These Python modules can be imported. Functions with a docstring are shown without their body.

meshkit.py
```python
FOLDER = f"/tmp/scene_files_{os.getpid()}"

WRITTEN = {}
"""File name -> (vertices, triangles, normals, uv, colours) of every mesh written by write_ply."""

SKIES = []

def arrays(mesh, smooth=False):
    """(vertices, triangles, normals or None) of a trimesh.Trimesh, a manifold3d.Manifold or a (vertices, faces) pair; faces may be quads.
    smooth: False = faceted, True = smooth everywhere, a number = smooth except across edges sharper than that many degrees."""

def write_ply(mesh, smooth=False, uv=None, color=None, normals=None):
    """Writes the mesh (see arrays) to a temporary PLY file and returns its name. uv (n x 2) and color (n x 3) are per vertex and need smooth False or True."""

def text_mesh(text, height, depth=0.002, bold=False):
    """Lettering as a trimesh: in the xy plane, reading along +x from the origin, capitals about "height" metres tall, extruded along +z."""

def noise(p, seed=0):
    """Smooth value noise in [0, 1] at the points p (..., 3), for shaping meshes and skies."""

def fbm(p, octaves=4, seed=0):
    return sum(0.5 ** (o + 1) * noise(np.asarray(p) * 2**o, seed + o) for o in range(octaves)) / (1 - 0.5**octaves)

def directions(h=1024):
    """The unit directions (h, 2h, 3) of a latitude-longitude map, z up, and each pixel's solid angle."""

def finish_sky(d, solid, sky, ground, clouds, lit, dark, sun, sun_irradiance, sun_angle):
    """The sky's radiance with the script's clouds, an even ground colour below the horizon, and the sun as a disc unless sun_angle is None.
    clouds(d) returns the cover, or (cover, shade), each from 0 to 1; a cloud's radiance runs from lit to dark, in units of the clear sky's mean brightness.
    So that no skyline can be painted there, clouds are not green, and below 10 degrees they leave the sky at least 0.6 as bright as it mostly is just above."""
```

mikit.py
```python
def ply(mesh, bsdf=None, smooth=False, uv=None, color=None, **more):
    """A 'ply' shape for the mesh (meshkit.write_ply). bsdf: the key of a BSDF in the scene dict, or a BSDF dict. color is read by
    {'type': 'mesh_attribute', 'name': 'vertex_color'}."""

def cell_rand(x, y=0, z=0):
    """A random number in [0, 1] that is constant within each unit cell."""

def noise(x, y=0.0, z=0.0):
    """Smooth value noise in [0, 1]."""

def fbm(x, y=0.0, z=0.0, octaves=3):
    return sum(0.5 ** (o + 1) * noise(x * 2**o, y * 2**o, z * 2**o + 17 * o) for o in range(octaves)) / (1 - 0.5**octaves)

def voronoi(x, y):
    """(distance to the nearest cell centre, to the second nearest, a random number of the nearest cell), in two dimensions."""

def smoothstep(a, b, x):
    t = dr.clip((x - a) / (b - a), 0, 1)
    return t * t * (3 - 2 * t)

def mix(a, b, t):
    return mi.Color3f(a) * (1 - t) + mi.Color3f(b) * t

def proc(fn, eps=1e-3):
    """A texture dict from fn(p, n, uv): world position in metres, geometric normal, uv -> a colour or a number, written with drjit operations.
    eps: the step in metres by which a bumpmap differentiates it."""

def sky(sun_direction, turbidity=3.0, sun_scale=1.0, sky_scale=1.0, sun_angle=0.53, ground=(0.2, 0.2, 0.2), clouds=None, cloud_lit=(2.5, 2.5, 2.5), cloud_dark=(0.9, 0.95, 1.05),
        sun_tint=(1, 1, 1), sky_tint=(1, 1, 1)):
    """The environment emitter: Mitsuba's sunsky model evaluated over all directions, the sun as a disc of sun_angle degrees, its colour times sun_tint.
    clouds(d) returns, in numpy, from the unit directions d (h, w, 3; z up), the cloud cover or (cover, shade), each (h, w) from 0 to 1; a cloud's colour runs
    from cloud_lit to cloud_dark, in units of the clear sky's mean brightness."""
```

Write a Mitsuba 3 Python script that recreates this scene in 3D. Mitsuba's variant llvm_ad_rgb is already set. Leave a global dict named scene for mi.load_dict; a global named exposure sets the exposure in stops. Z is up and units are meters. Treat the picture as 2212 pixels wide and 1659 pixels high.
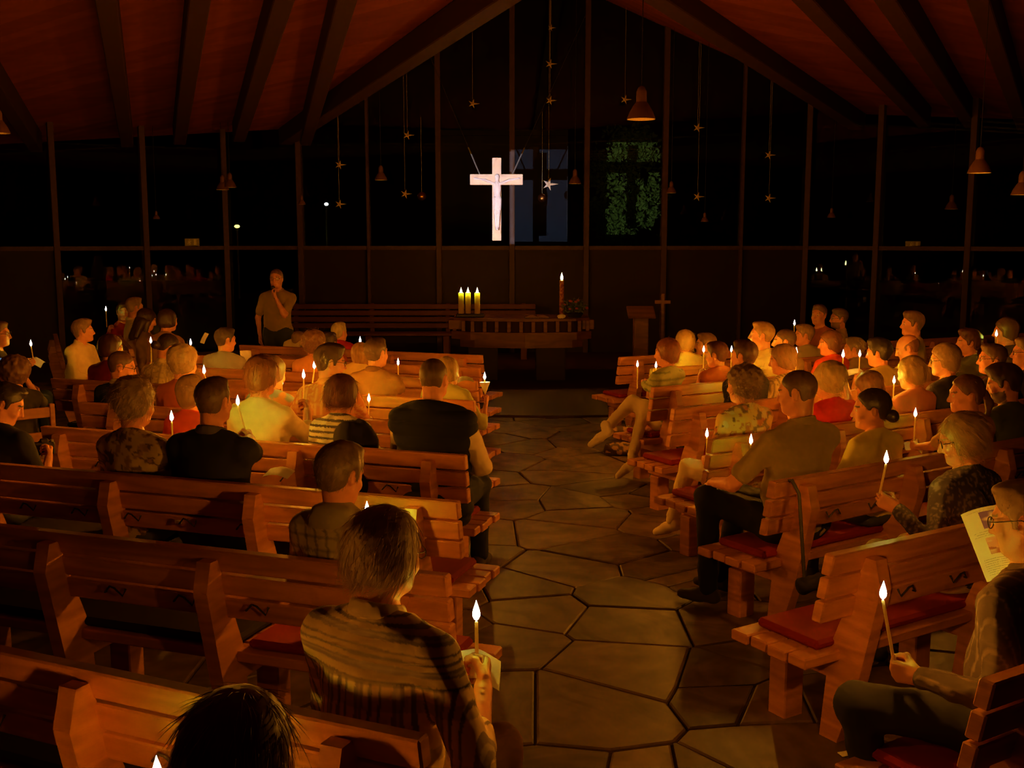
import math, os, random
import numpy as np
import trimesh
import manifold3d as m3
import mitsuba as mi
import drjit as dr
import meshkit
import mikit
from mikit import noise, fbm, voronoi, smoothstep, mix, cell_rand

scene, labels = {}, {}
T = mi.ScalarTransform4f

# ------------------------------------------------------------------ camera, light, exposure
W_PX, H_PX, FOCAL = 2212.0, 1659.0, 2300.0          # pixels of the full frame
CAM = np.array([0.0, 0.0, 2.05])                    # camera held above the heads in the aisle
PITCH = math.atan((H_PX / 2 - 515.0) / FOCAL)       # horizon lies at row 515
FWD = np.array([0.0, math.cos(PITCH), -math.sin(PITCH)])
UPV = np.array([0.0, math.sin(PITCH), math.cos(PITCH)])
scene['camera'] = {'type': 'perspective', 'fov': math.degrees(2 * math.atan(W_PX / 2 / FOCAL)), 'fov_axis': 'x', 'near_clip': 0.05, 'far_clip': 200.0,
                   'to_world': T().look_at(origin=CAM.tolist(), target=(CAM + FWD).tolist(), up=[0, 0, 1])}
FLAME_L = np.array([1850.0, 560.0, 32.0])            # radiance of a candle flame
SPOT_I = 520.0                                      # intensity of the two profile spotlights
exposure = 0.0

# ------------------------------------------------------------------ materials
def rgb(c): return {'type': 'rgb', 'value': [float(x) for x in c]}
def two(b): return {'type': 'twosided', 'bsdf': b}
def principled(c, rough=0.6, spec=0.35, **k): return two({'type': 'principled', 'base_color': c if isinstance(c, dict) else rgb(c), 'roughness': rough, 'specular': spec, **k})
VC = {'type': 'mesh_attribute', 'name': 'vertex_color'}

def wood_fn(light, dark, sx, sy, sz):
    def fn(p, n, uv):
        x, y, z = p.x * sx, p.y * sy, p.z * sz
        g = fbm(x, y, z, 3)
        ring = 0.5 + 0.5 * dr.sin(g * 26.0)
        fine = noise(p.x * 40 + p.y * 23, p.y * 40 - p.x * 23, p.z * 420)
        t = 0.55 * ring + 0.30 * g + 0.25 * fine
        return mix(light, dark, dr.clip(t, 0, 1))
    return fn

def streak(p, uv):
    a = cell_rand(dr.floor(uv.x), 5) * 6.283
    x, y = p.x * dr.cos(a) + p.y * dr.sin(a), p.y * dr.cos(a) - p.x * dr.sin(a)
    w = 0.35 * fbm(x * 2.5, y * 2.5, uv.x, 2)
    return fbm(x * 1.8 + uv.x, (y + w) * 9.0, uv.x * 3.3, 4)
# plain materials, each defined once
WOOD_L, WOOD_D = (0.50, 0.200, 0.060), (0.33, 0.118, 0.033)
scene['wood_pew'] = principled(mikit.proc(wood_fn(WOOD_L, WOOD_D, 1.2, 1.2, 9.0)), 0.42, 0.4)
scene['wood_dark'] = principled((0.040, 0.016, 0.010), 0.7, 0.2)
scene['wood_ceiling'] = principled(mikit.proc(lambda p, n, uv: mix((0.215, 0.046, 0.016), (0.14, 0.028, 0.010),
    dr.clip(0.7 * cell_rand(dr.floor((p.y - 0.66 * dr.abs(p.x)) * 6.0)) + 0.5 * fbm(p.x * 2.0, p.y * 9.0, 0.0, 2), 0, 1))), 0.75, 0.2)
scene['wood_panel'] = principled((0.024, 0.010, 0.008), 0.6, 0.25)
scene['endgrain'] = principled((0.20, 0.075, 0.028), 0.8, 0.2)
scene['cushion_red'] = principled((0.17, 0.012, 0.008), 0.95, 0.1, sheen=0.4)
scene['black_iron'] = principled((0.02, 0.016, 0.014), 0.45, 0.4)
scene['steel'] = principled((0.55, 0.54, 0.52), 0.35, 0.5, metallic=0.9)
scene['brass'] = principled((0.80, 0.42, 0.12), 0.28, 0.5, metallic=1.0)
scene['lamp_metal'] = principled((0.22, 0.10, 0.05), 0.5, 0.4, metallic=0.3)
scene['lamp_inner'] = two({'type': 'diffuse', 'reflectance': rgb((0.82, 0.70, 0.45))})
scene['white_paper'] = two({'type': 'diffuse', 'reflectance': rgb((0.93, 0.93, 0.93))})
scene['paper'] = two({'type': 'diffuse', 'reflectance': rgb((0.86, 0.82, 0.70))})
scene['wax'] = {'type': 'principledthin', 'base_color': rgb((0.90, 0.76, 0.48)), 'roughness': 0.5, 'diff_trans': 1.0}
scene['wax_thick'] = {'type': 'principledthin', 'base_color': rgb((0.74, 0.52, 0.26)), 'roughness': 0.5, 'diff_trans': 0.7}
scene['cushion_seat_shade'] = principled((0.020, 0.014, 0.018), 0.95, 0.1)  # near-black: shade on the left seats painted as a pad
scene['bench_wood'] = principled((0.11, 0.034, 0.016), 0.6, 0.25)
scene['wax_patterned'] = principled(mikit.proc(lambda p, n, uv: mix((0.55, 0.22, 0.10), (0.28, 0.05, 0.02), smoothstep(0.45, 0.6, noise(p.x * 60, p.y * 60, p.z * 40)))), 0.6, 0.3)
scene['glass_pane'] = {'type': 'thindielectric', 'int_ior': 1.5}
scene['cloth'] = two({'type': 'principled', 'base_color': VC, 'roughness': 0.85, 'specular': 0.15, 'sheen': 0.25})
scene['skin'] = two({'type': 'principled', 'base_color': VC, 'roughness': 0.5, 'specular': 0.35})
scene['hair_mesh'] = two({'type': 'principled', 'base_color': VC, 'roughness': 0.45, 'specular': 0.4})
scene['stone_wall'] = principled((0.045, 0.044, 0.050), 0.95, 0.05)
scene['stone_slab'] = two({'type': 'principled', 'base_color': mikit.proc(lambda p, n, uv: mix((0.108, 0.062, 0.025), (0.040, 0.022, 0.010),
    dr.clip(cell_rand(dr.floor(uv.x)) * 0.75 + 1.5 * (streak(p, uv) - 0.42), 0, 1)) * (0.6 + 0.8 * fbm(p.x * 9 + uv.x * 3, p.y * 9, 0.0, 3))), 'roughness': 0.5, 'specular': 0.35})
scene['grout'] = principled((0.045, 0.027, 0.012), 0.9, 0.1)
scene['chancel_floor'] = principled((0.042, 0.014, 0.009), 0.55, 0.3)
scene['altar_stone'] = principled((0.06, 0.045, 0.028), 0.85, 0.15)
scene['leaf'] = {'type': 'principledthin', 'base_color': rgb((0.16, 0.34, 0.07)), 'roughness': 0.6, 'diff_trans': 0.7}
scene['straw'] = principled((0.80, 0.62, 0.30), 0.6, 0.3)
scene['figure_white'] = principled((0.86, 0.74, 0.72), 0.7, 0.2)
scene['cross_wood'] = principled((0.86, 0.60, 0.42), 0.7, 0.2)
scene['sign_green'] = principled((0.42, 0.40, 0.08), 0.5, 0.3)
scene['sign_light'] = principled((0.80, 0.78, 0.45), 0.5, 0.3)
scene['flame_glow'] = {'type': 'diffuse', 'reflectance': rgb((0.0, 0.0, 0.0))}
scene['earth'] = principled((0.03, 0.035, 0.02), 0.95, 0.1)
scene['flower_red'] = principled((0.45, 0.10, 0.05), 0.8, 0.1)
scene['flower_green'] = principled((0.10, 0.14, 0.05), 0.8, 0.1)

# ------------------------------------------------------------------ helpers
def ray(px, py): return FWD + np.array([1.0, 0, 0]) * ((px - W_PX / 2) / FOCAL) + UPV * ((H_PX / 2 - py) / FOCAL)
def at_z(px, py, z): d = ray(px, py); return CAM + d * ((z - CAM[2]) / d[2])
def at_y(px, py, y): d = ray(px, py); return CAM + d * (y / d[1])
def at_plane(px, py, p0, n): d = ray(px, py); return CAM + d * (np.dot(np.asarray(p0) - CAM, n) / np.dot(d, n))
def numbered(name, book={}):
    book[name] = book.get(name, -1) + 1
    return name if book[name] == 0 else f'{name}_{book[name]:03d}'
used = {}
def child(parent, name):
    k = f'{parent}__{name}'
    used[k] = used.get(k, -1) + 1
    return k if used[k] == 0 else f'{k}_{used[k]:03d}'
def thing(name, label, cat, group=None):
    k = numbered(name)
    labels[k] = {'label': label, 'category': cat}
    if group: labels[k]['group'] = group
    return k
def part(parent, name, shape, label=None, stuff=False):
    k = child(parent, name)
    scene[k] = shape
    if label or stuff:
        labels[k] = {}
        if label: labels[k]['label'] = label
        if stuff: labels[k]['kind'] = 'stuff'
    return k
def structure(name, shape, label):
    if shape is not None: scene[name] = shape
    labels[name] = {'label': label, 'kind': 'structure'}
    return name
cat = trimesh.util.concatenate
def box(sx, sy, sz, loc=(0, 0, 0), rz=0.0, cham=0.0):
    """A box centred on loc; with cham its twelve edges are chamfered."""
    if cham <= 0: m = trimesh.creation.box((sx, sy, sz))
    else:
        a = np.array([(i, j, k) for i in (-1, 1) for j in (-1, 1) for k in (-1, 1)], float) * 0.5
        s = np.array([sx, sy, sz])
        m = trimesh.convex.convex_hull(np.vstack([a * (s - 2 * cham * (1 - np.eye(3)[q])) for q in range(3)]))
    m = m.copy()
    if rz: m.apply_transform(trimesh.transformations.rotation_matrix(rz, [0, 0, 1]))
    m.apply_translation(loc)
    return m
def xf(m, M): m = m.copy(); m.apply_transform(M); return m
def frame(o, x, y, z=(0, 0, 1)):
    M = np.eye(4); M[:3, 0], M[:3, 1], M[:3, 2], M[:3, 3] = x, y, z, o
    return M
def tube(pts, r, sides=8):
    from scipy.spatial.transform import Rotation  # noqa: F401
    p = np.asarray(pts, float); n = len(p)
    r = np.broadcast_to(r, (n,))
    t = np.gradient(p, axis=0); t /= np.linalg.norm(t, axis=1, keepdims=True) + 1e-12
    ref = np.array([0.0, 0, 1]) if abs(t[0, 2]) < 0.9 else np.array([1.0, 0, 0])
    v = []
    for i in range(n):
        a = np.cross(t[i], ref); a /= np.linalg.norm(a) + 1e-12
        ref = np.cross(a, t[i]); b = ref
        ang = np.arange(sides) * 2 * np.pi / sides
        v.append(p[i] + r[i] * (np.cos(ang)[:, None] * a + np.sin(ang)[:, None] * b))
    v = np.vstack(v + [p[:1], p[-1:]])
    f = []
    for i in range(n - 1):
        for j in range(sides):
            a, b = i * sides + j, i * sides + (j + 1) % sides
            f += [[a, b, b + sides], [a, b + sides, a + sides]]
    for j in range(sides):
        f += [[n * sides, (j + 1) % sides, j], [n * sides + 1, (n - 1) * sides + j, (n - 1) * sides + (j + 1) % sides]]
    m = trimesh.Trimesh(v, f, process=False)
    if m.volume < 0: m.invert()
    return m
def lathe(prof, n=24):
    """Profile (r, z) turned about z; open profiles make a sheet."""
    prof = np.asarray(prof, float); k = len(prof)
    ang = np.arange(n) * 2 * np.pi / n
    v = np.stack([prof[:, None, 0] * np.cos(ang), prof[:, None, 0] * np.sin(ang), np.repeat(prof[:, 1:2], n, 1)], -1).reshape(-1, 3)
    f = []
    for i in range(k - 1):
        for j in range(n):
            a, b = i * n + j, i * n + (j + 1) % n
            f += [[a, b, b + n], [a, b + n, a + n]]
    return trimesh.Trimesh(v, f, process=False)
def prism(poly, z0, z1):
    m = trimesh.creation.extrude_polygon(poly, z1 - z0, engine='earcut') if hasattr(poly, 'exterior') else None
    if m is None:
        from shapely import Polygon
        m = trimesh.creation.extrude_polygon(Polygon(poly), z1 - z0, engine='earcut')
    m.apply_translation([0, 0, z0])
    return m

# ------------------------------------------------------------------ the building
WALL = np.array([(-12.5, -4.0), (-12.5, 10.5), (-9.2, 16.6), (-7.47, 17.6), (-6.245, 18.31), (-5.05, 19), (5.2, 19), (6.2, 18.23), (7.37, 17.32), (9.3, 15.83), (12.5, 13.36), (12.5, -4.0)])
def zl(x, y): return 5.40 + 0.048 * x - 0.065 * y       # left ceiling plane
def zr(x, y): return 5.00 - 0.0277 * x - 0.032 * y      # right ceiling plane
APEX = np.array([0.6, 9.6, 4.76])
RIDGE = np.array([0.8, 19.2, 6.5])
VL, VR = np.array([-4.0, 19.2]), np.array([6.1, 19.2])
def slab(pts, t=0.12):
    p = np.asarray(pts, float)
    top = p + [0, 0, t]
    n = len(p)
    f = [[0, i, i + 1] for i in range(1, n - 1)] + [[n, n + i + 1, n + i] for i in range(1, n - 1)]
    for i in range(n): j = (i + 1) % n; f += [[i, n + j, j], [i, n + i, n + j]]
    m = trimesh.Trimesh(np.vstack([p, top]), f, process=False)
    m.fix_normals()
    return m
L_ = lambda x, y: (x, y, zl(x, y))
R_ = lambda x, y: (x, y, zr(x, y))
structure('ceiling', None, 'low wooden boarded ceiling over the pews')
part('ceiling', 'boarding', mikit.ply(slab([L_(-12.7, -4.2), L_(0.6, -4.2), L_(APEX[0], APEX[1]), L_(VL[0], VL[1]), L_(-12.7, 19.4)]), 'wood_ceiling'))
part('ceiling', 'boarding', mikit.ply(slab([R_(0.6, -4.2), R_(12.7, -4.2), R_(12.7, 19.4), R_(VR[0], VR[1]), R_(APEX[0], APEX[1])]), 'wood_ceiling'))
part('ceiling', 'boarding', mikit.ply(slab([APEX, RIDGE, L_(VL[0], VL[1])]), 'wood_ceiling'))
part('ceiling', 'boarding', mikit.ply(slab([APEX, R_(VR[0], VR[1]), RIDGE]), 'wood_ceiling'))
def beam(a, b, w=0.2, h=0.34, mat='wood_dark'):
    a, b = np.asarray(a, float), np.asarray(b, float)
    d = (b - a) / np.linalg.norm(b - a)
    s = np.cross(d, [0, 0, 1.0]); s /= np.linalg.norm(s)
    u = np.cross(s, d)
    m = box(w, np.linalg.norm(b - a), h, (0, 0, -h / 2 + 0.02), cham=0.012)
    return xf(m, frame((a + b) / 2, s, d, u))
bl, br = np.array([-0.337, 1.0]), np.array([0.532, 1.0])
for px0, py0 in ((-45, 90), (235, 0), (420, 0), (625, 0), (868, 0), (-420, 60), (-800, 60)):
    d = ray(px0, py0)
    t = (5.40 - 2.05) / (d[2] - 0.048 * d[0] + 0.065 * d[1])
    q = (CAM + d * t)[:2]
    t1 = (18.4 - q[1]) if px0 < 800 else 16.9 - q[1]
    a, b = q - bl * 9.0, q + bl * t1
    if px0 == 868: b = q + bl * 7.3
    a[0] = min(a[0], 0.3 if a[1] < 9 else a[0])
    part('ceiling', 'beam', mikit.ply(beam(L_(*a), L_(*b)), 'wood_dark'))
for px0, py0 in ((1800, 0), (1960, 0), (2140, 0), (2420, 60), (2800, 60)):
    d = ray(px0, py0)
    t = (5.00 - 2.05) / (d[2] + 0.0277 * d[0] + 0.032 * d[1])
    q = (CAM + d * t)[:2]
    a, b = q - br * 9.0, q + br * (18.3 - q[1] if px0 < 2300 else 5.0)
    part('ceiling', 'beam', mikit.ply(beam(R_(*a), R_(*b)), 'wood_dark'))
part('ceiling', 'valley_beam', mikit.ply(beam(APEX, L_(*VL), 0.24, 0.30), 'wood_dark'))
part('ceiling', 'valley_beam', mikit.ply(beam(APEX, R_(*VR), 0.24, 0.30), 'wood_dark'))
part('ceiling', 'ridge_beam', mikit.ply(beam((0.6, -4.0, 4.80), APEX, 0.26, 0.36), 'wood_dark'))
part('ceiling', 'ridge_beam', mikit.ply(beam(APEX, RIDGE, 0.2, 0.26), 'wood_dark'))

from shapely import Polygon, Point, MultiPoint, box as sbox
hall = Polygon(WALL)
structure('floor', None, 'irregular natural stone flags of the church floor')
part('floor', 'bedding', mikit.ply(prism(hall.buffer(0.3), -0.25, -0.012), 'grout'))
chancel = Point(0.5, 17.5).buffer(5.4, 32).intersection(hall)
part('floor', 'chancel_step', mikit.ply(prism(chancel, -0.01, 0.03), 'chancel_floor'), 'dark reddish chancel floor around the altar')
# crazy paving: voronoi flags, the nearest in view as parts
rs = np.random.RandomState(5)
from scipy.spatial import Voronoi
gx, gy = np.meshgrid(np.arange(-6.5, 8.5, 0.52), np.arange(0.2, 16.5, 0.52))
seeds = np.stack([gx.ravel(), gy.ravel()], 1) + rs.uniform(-0.33, 0.33, (gx.size, 2))
vor = Voronoi(seeds)
flags = []
for i, ri in enumerate(vor.point_region):
    reg = vor.regions[ri]
    if -1 in reg or len(reg) < 3: continue
    c = Polygon(vor.vertices[reg]).buffer(-0.007, join_style='mitre')
    if c.is_empty or c.geom_type != 'Polygon' or not hall.contains(c): continue
    c = c.difference(chancel.buffer(0.02))
    if c.is_empty or c.geom_type != 'Polygon' or c.area < 0.03: continue
    flags.append((seeds[i], c))
def flag_shape(items):
    ms, us = [], []
    for q, (s, c) in items:
        h = 0.004 + 0.006 * ((q * 7919) % 13) / 13
        lo = np.array(c.exterior.coords)[:-1]
        inn = c.buffer(-0.008, join_style='mitre')
        if inn.is_empty or inn.geom_type != 'Polygon' or len(inn.exterior.coords) != len(lo) + 1: m = prism(c, -0.02, h)
        else:
            m = trimesh.convex.convex_hull(np.vstack([np.c_[lo, np.full(len(lo), -0.02)], np.c_[lo, np.full(len(lo), h - 0.006)], np.c_[np.array(inn.exterior.coords)[:-1], np.full(len(lo), h)]]))
        ms.append(m); us.append(np.full((len(m.vertices), 2), q + 0.5))
    m = cat(ms)
    return mikit.ply(m, 'stone_slab', uv=np.vstack(us))
vis = []
for q, (s, c) in enumerate(flags):
    y = s[1]
    xa = -0.75 - 0.02 * y; xb = 1.75 + 0.06 * y
    w = (0 if xa < s[0] < xb else min(abs(s[0] - xa), abs(s[0] - xb)) * 3) + y * 0.35
    vis.append((w, q, s, c))
vis.sort(key=lambda t: t[0])
for w, q, s, c in vis[:240]: part('floor', 'flagstone', flag_shape([(q, (s, c))]))
part('floor', 'flagstones_outer', flag_shape([(q, (s, c)) for w, q, s, c in vis[240:]]), stuff=True)

# outer walls behind and beside the camera, closed timber
def wall_run(name, pts, z0, z1, mat, lab, t=0.14):
    structure(name, None, lab)
    for a, b in zip(pts[:-1], pts[1:]):
        a, b = np.array(a), np.array(b)
        d = (b - a) / np.linalg.norm(b - a); nrm = np.array([-d[1], d[0]])
        m = box(np.linalg.norm(b - a) + 0.05, t, z1 - z0, (0, t / 2, (z0 + z1) / 2))
        part(name, 'panel', mikit.ply(xf(m, frame([*((a + b) / 2), 0], [*d, 0], [*nrm, 0])), mat))
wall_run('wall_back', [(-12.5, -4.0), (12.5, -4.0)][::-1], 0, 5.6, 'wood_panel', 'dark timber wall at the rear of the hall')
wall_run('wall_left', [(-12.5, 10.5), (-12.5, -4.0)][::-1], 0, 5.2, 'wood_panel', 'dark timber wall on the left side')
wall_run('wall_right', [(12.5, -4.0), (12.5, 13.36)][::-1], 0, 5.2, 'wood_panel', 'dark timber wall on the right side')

# the glazed front wall: mullions, transom, panes above, timber panel and glass doors below
structure('wall_front', None, 'tall glazed front wall of the church with slim timber mullions')
mull = [(-12.5, 10.5), (-11.4, 12.53), (-10.3, 14.57), (-9.2, 16.6), (-8.33, 17.1), (-7.47, 17.6), (-6.245, 18.31), (-5.05, 19), (-3.73, 19), (-2.53, 19), (-1.29, 19), (0, 19), (1.31, 19), (2.68, 19), (4.04, 19), (5.2, 19), (6.2, 18.23), (7.37, 17.32), (8.33, 16.58), (9.3, 15.83), (10.4, 14.98), (11.4, 14.21), (12.5, 13.36)]
TRZ = 1.885
def roof_z(x, y):
    if y > 18.6 and VL[0] < x < VR[0]:
        return (zl(*VL) + (RIDGE[2] - zl(*VL)) * (x - VL[0]) / (RIDGE[0] - VL[0])) if x < RIDGE[0] else (zr(*VR) + (RIDGE[2] - zr(*VR)) * (VR[0] - x) / (VR[0] - RIDGE[0]))
    return zl(x, y) if x < 1 else zr(x, y)
scene['mullion_wood'] = principled((0.080, 0.040, 0.028), 0.6, 0.3)
for i, (x, y) in enumerate(mull):
    a = np.array(mull[max(i - 1, 0)]); b = np.array(mull[min(i + 1, len(mull) - 1)])
    d = (b - a) / np.linalg.norm(b - a)
    h = roof_z(x, y)
    thin = abs(x - 4.04) < 0.01 or abs(x + 2.53) < 0.01
    m = box(0.05 if thin else 0.095, 0.13, h + 0.05, (0, -0.03, (h + 0.05) / 2), cham=0.006)
    part('wall_front', 'mullion', mikit.ply(xf(m, frame([x, y, 0], [*d, 0], [-d[1], d[0], 0])), 'mullion_wood'))
for i in range(len(mull) - 1):
    a, b = np.array(mull[i]), np.array(mull[i + 1])
    L = np.linalg.norm(b - a); d = (b - a) / L; nv = np.array([-d[1], d[0]])
    M = frame([*((a + b) / 2), 0], [*d, 0], [*nv, 0])
    part('wall_front', 'transom', mikit.ply(xf(box(L, 0.10, 0.07, (0, -0.01, TRZ)), M), 'mullion_wood'))
    za, zb = roof_z(*a) + 0.05, roof_z(*b) + 0.05
    ins = 0.02
    def pane(z0, zA, zB):
        v = np.array([(-L / 2 + ins, 0.03, z0), (L / 2 - ins, 0.03, z0), (L / 2 - ins, 0.03, zB), (-L / 2 + ins, 0.03, zA)])
        return xf(trimesh.Trimesh(v, [[0, 1, 2], [0, 2, 3]], process=False), M)
    part('wall_front', 'pane', mikit.ply(pane(TRZ + 0.03, za, zb), 'glass_pane'))
    mx = (a[0] + b[0]) / 2
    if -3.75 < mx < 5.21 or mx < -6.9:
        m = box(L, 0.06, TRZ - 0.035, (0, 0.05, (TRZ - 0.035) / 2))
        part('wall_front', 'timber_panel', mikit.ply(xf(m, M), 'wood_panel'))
    else:
        part('wall_front', 'door_pane', mikit.ply(pane(0.05, TRZ - 0.03, TRZ - 0.03), 'glass_pane'))
        part('wall_front', 'threshold', mikit.ply(xf(box(L, 0.10, 0.06, (0, 0, 0.03)), M), 'mullion_wood'))

# ------------------------------------------------------------------ pews
BACK_Z, SEAT_Z = 0.85, 0.45
LEAN = math.radians(11)
class Row:
    def __init__(s, px, py, ang, side, length, name):
        s.A = at_z(px, py, BACK_Z)[:2]
        a = math.radians(ang)
        if side < 0: s.e = np.array([-math.cos(a), math.sin(a)]); s.n = np.array([math.sin(a), math.cos(a)])
        else: s.e = np.array([math.cos(a), math.sin(a)]); s.n = np.array([-math.sin(a), math.cos(a)])
        s.side, s.len, s.name = side, length, name
        s.yaw = math.atan2(-s.n[0], s.n[1])
    def frame(s):
        # local axes: x along the pew (always to the viewer's right of the facing direction), y forward, z up; origin at the aisle end of the back's top line
        x = -s.e if s.side < 0 else s.e
        return frame([*s.A, 0], [*x, 0], [*s.n, 0])
    def u(s, x): return x * (-1 if s.side < 0 else 1)
ROWS = {}
def row(name, px, py, ang, side, length): ROWS[name] = Row(px, py, ang, side, length, name)
row('L1', 1040, 768, 21.5, -1, 3.0); row('L2', 1035, 795, 20, -1, 3.2); row('L3', 1028, 823, 19.5, -1, 3.4); row('L4', 1023, 867, 19.3, -1, 3.93)
row('L5', 1013, 921, 19, -1, 3.1); row('L6', 1003, 985, 18.6, -1, 2.93); row('L7', 987, 1086, 18.4, -1, 4.2); row('L8', 963, 1246, 19.2, -1, 3.6); row('L9', 905, 1602, 23.5, -1, 3.2)
row('R1', 1341, 772, 27, 1, 6.4); row('R1b', 1410, 797, 29, 1, 5.6); row('R2', 1414, 838, 31, 1, 6.2); row('R3', 1459, 884, 31, 1, 5.6); row('R4', 1541, 951, 31.5, 1, 5.0); row('R5', 1676, 1043, 33, 1, 4.2); row('R6', 1803, 1202, 31.6, 1, 3.2); row('R7', 2150, 1478, 31, 1, 2.0)
PEW_LABEL = {
 'L1': 'foremost wooden pew left of the aisle, nearest the altar', 'L2': 'wooden pew left of the aisle, second from the altar', 'L3': 'wooden pew left of the aisle, third from the altar, mostly hidden by people',
 'L4': 'wooden pew left of the aisle under the blond woman with the paper cone', 'L5': 'wooden pew left of the aisle where the man in the orange checked shirt sits',
 'L6': 'wooden pew left of the aisle behind the man in the quilted vest', 'L7': 'wooden pew left of the aisle behind the man in the black jacket', 'L8': 'long empty-looking wooden pew left of the aisle with the hooded boy at its end',
 'L9': 'nearest wooden pew left of the aisle, behind the man in the plaid shirt',
 'R1': 'foremost wooden pew right of the aisle, nearest the altar', 'R1b': 'wooden pew right of the aisle, second from the altar, mostly hidden',
 'R2': 'wooden pew right of the aisle where the woman with the outstretched leg sits', 'R3': 'wooden pew right of the aisle, third from the altar',
 'R4': 'candlelit wooden pew right of the aisle behind the woman in the flowered blouse', 'R5': 'wooden pew right of the aisle behind the big man in the olive shirt', 'R6': 'wooden pew with red cushion right of the aisle, behind the woman with glasses',
 'R7': 'nearest wooden pew right of the aisle, at the picture corner with a red cushion'}
POST_U = {'L8': (0.22, 0.77), 'L9': (0.22, 0.86)}
POST_VZ = [(-0.004, 0.815), (-0.052, 0.815), (-0.105, 0.70), (-0.095, 0.30), (-0.055, 0.0), (0.035, 0.0), (0.075, 0.40)]
def sheared(m):
    """Lean the pew's back: upper parts go back (−y) about the seat line."""
    m = m.copy(); v = m.vertices
    v[:, 1] += -(v[:, 2] - BACK_Z) * math.tan(LEAN)
    m.vertices = v
    return m
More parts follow.
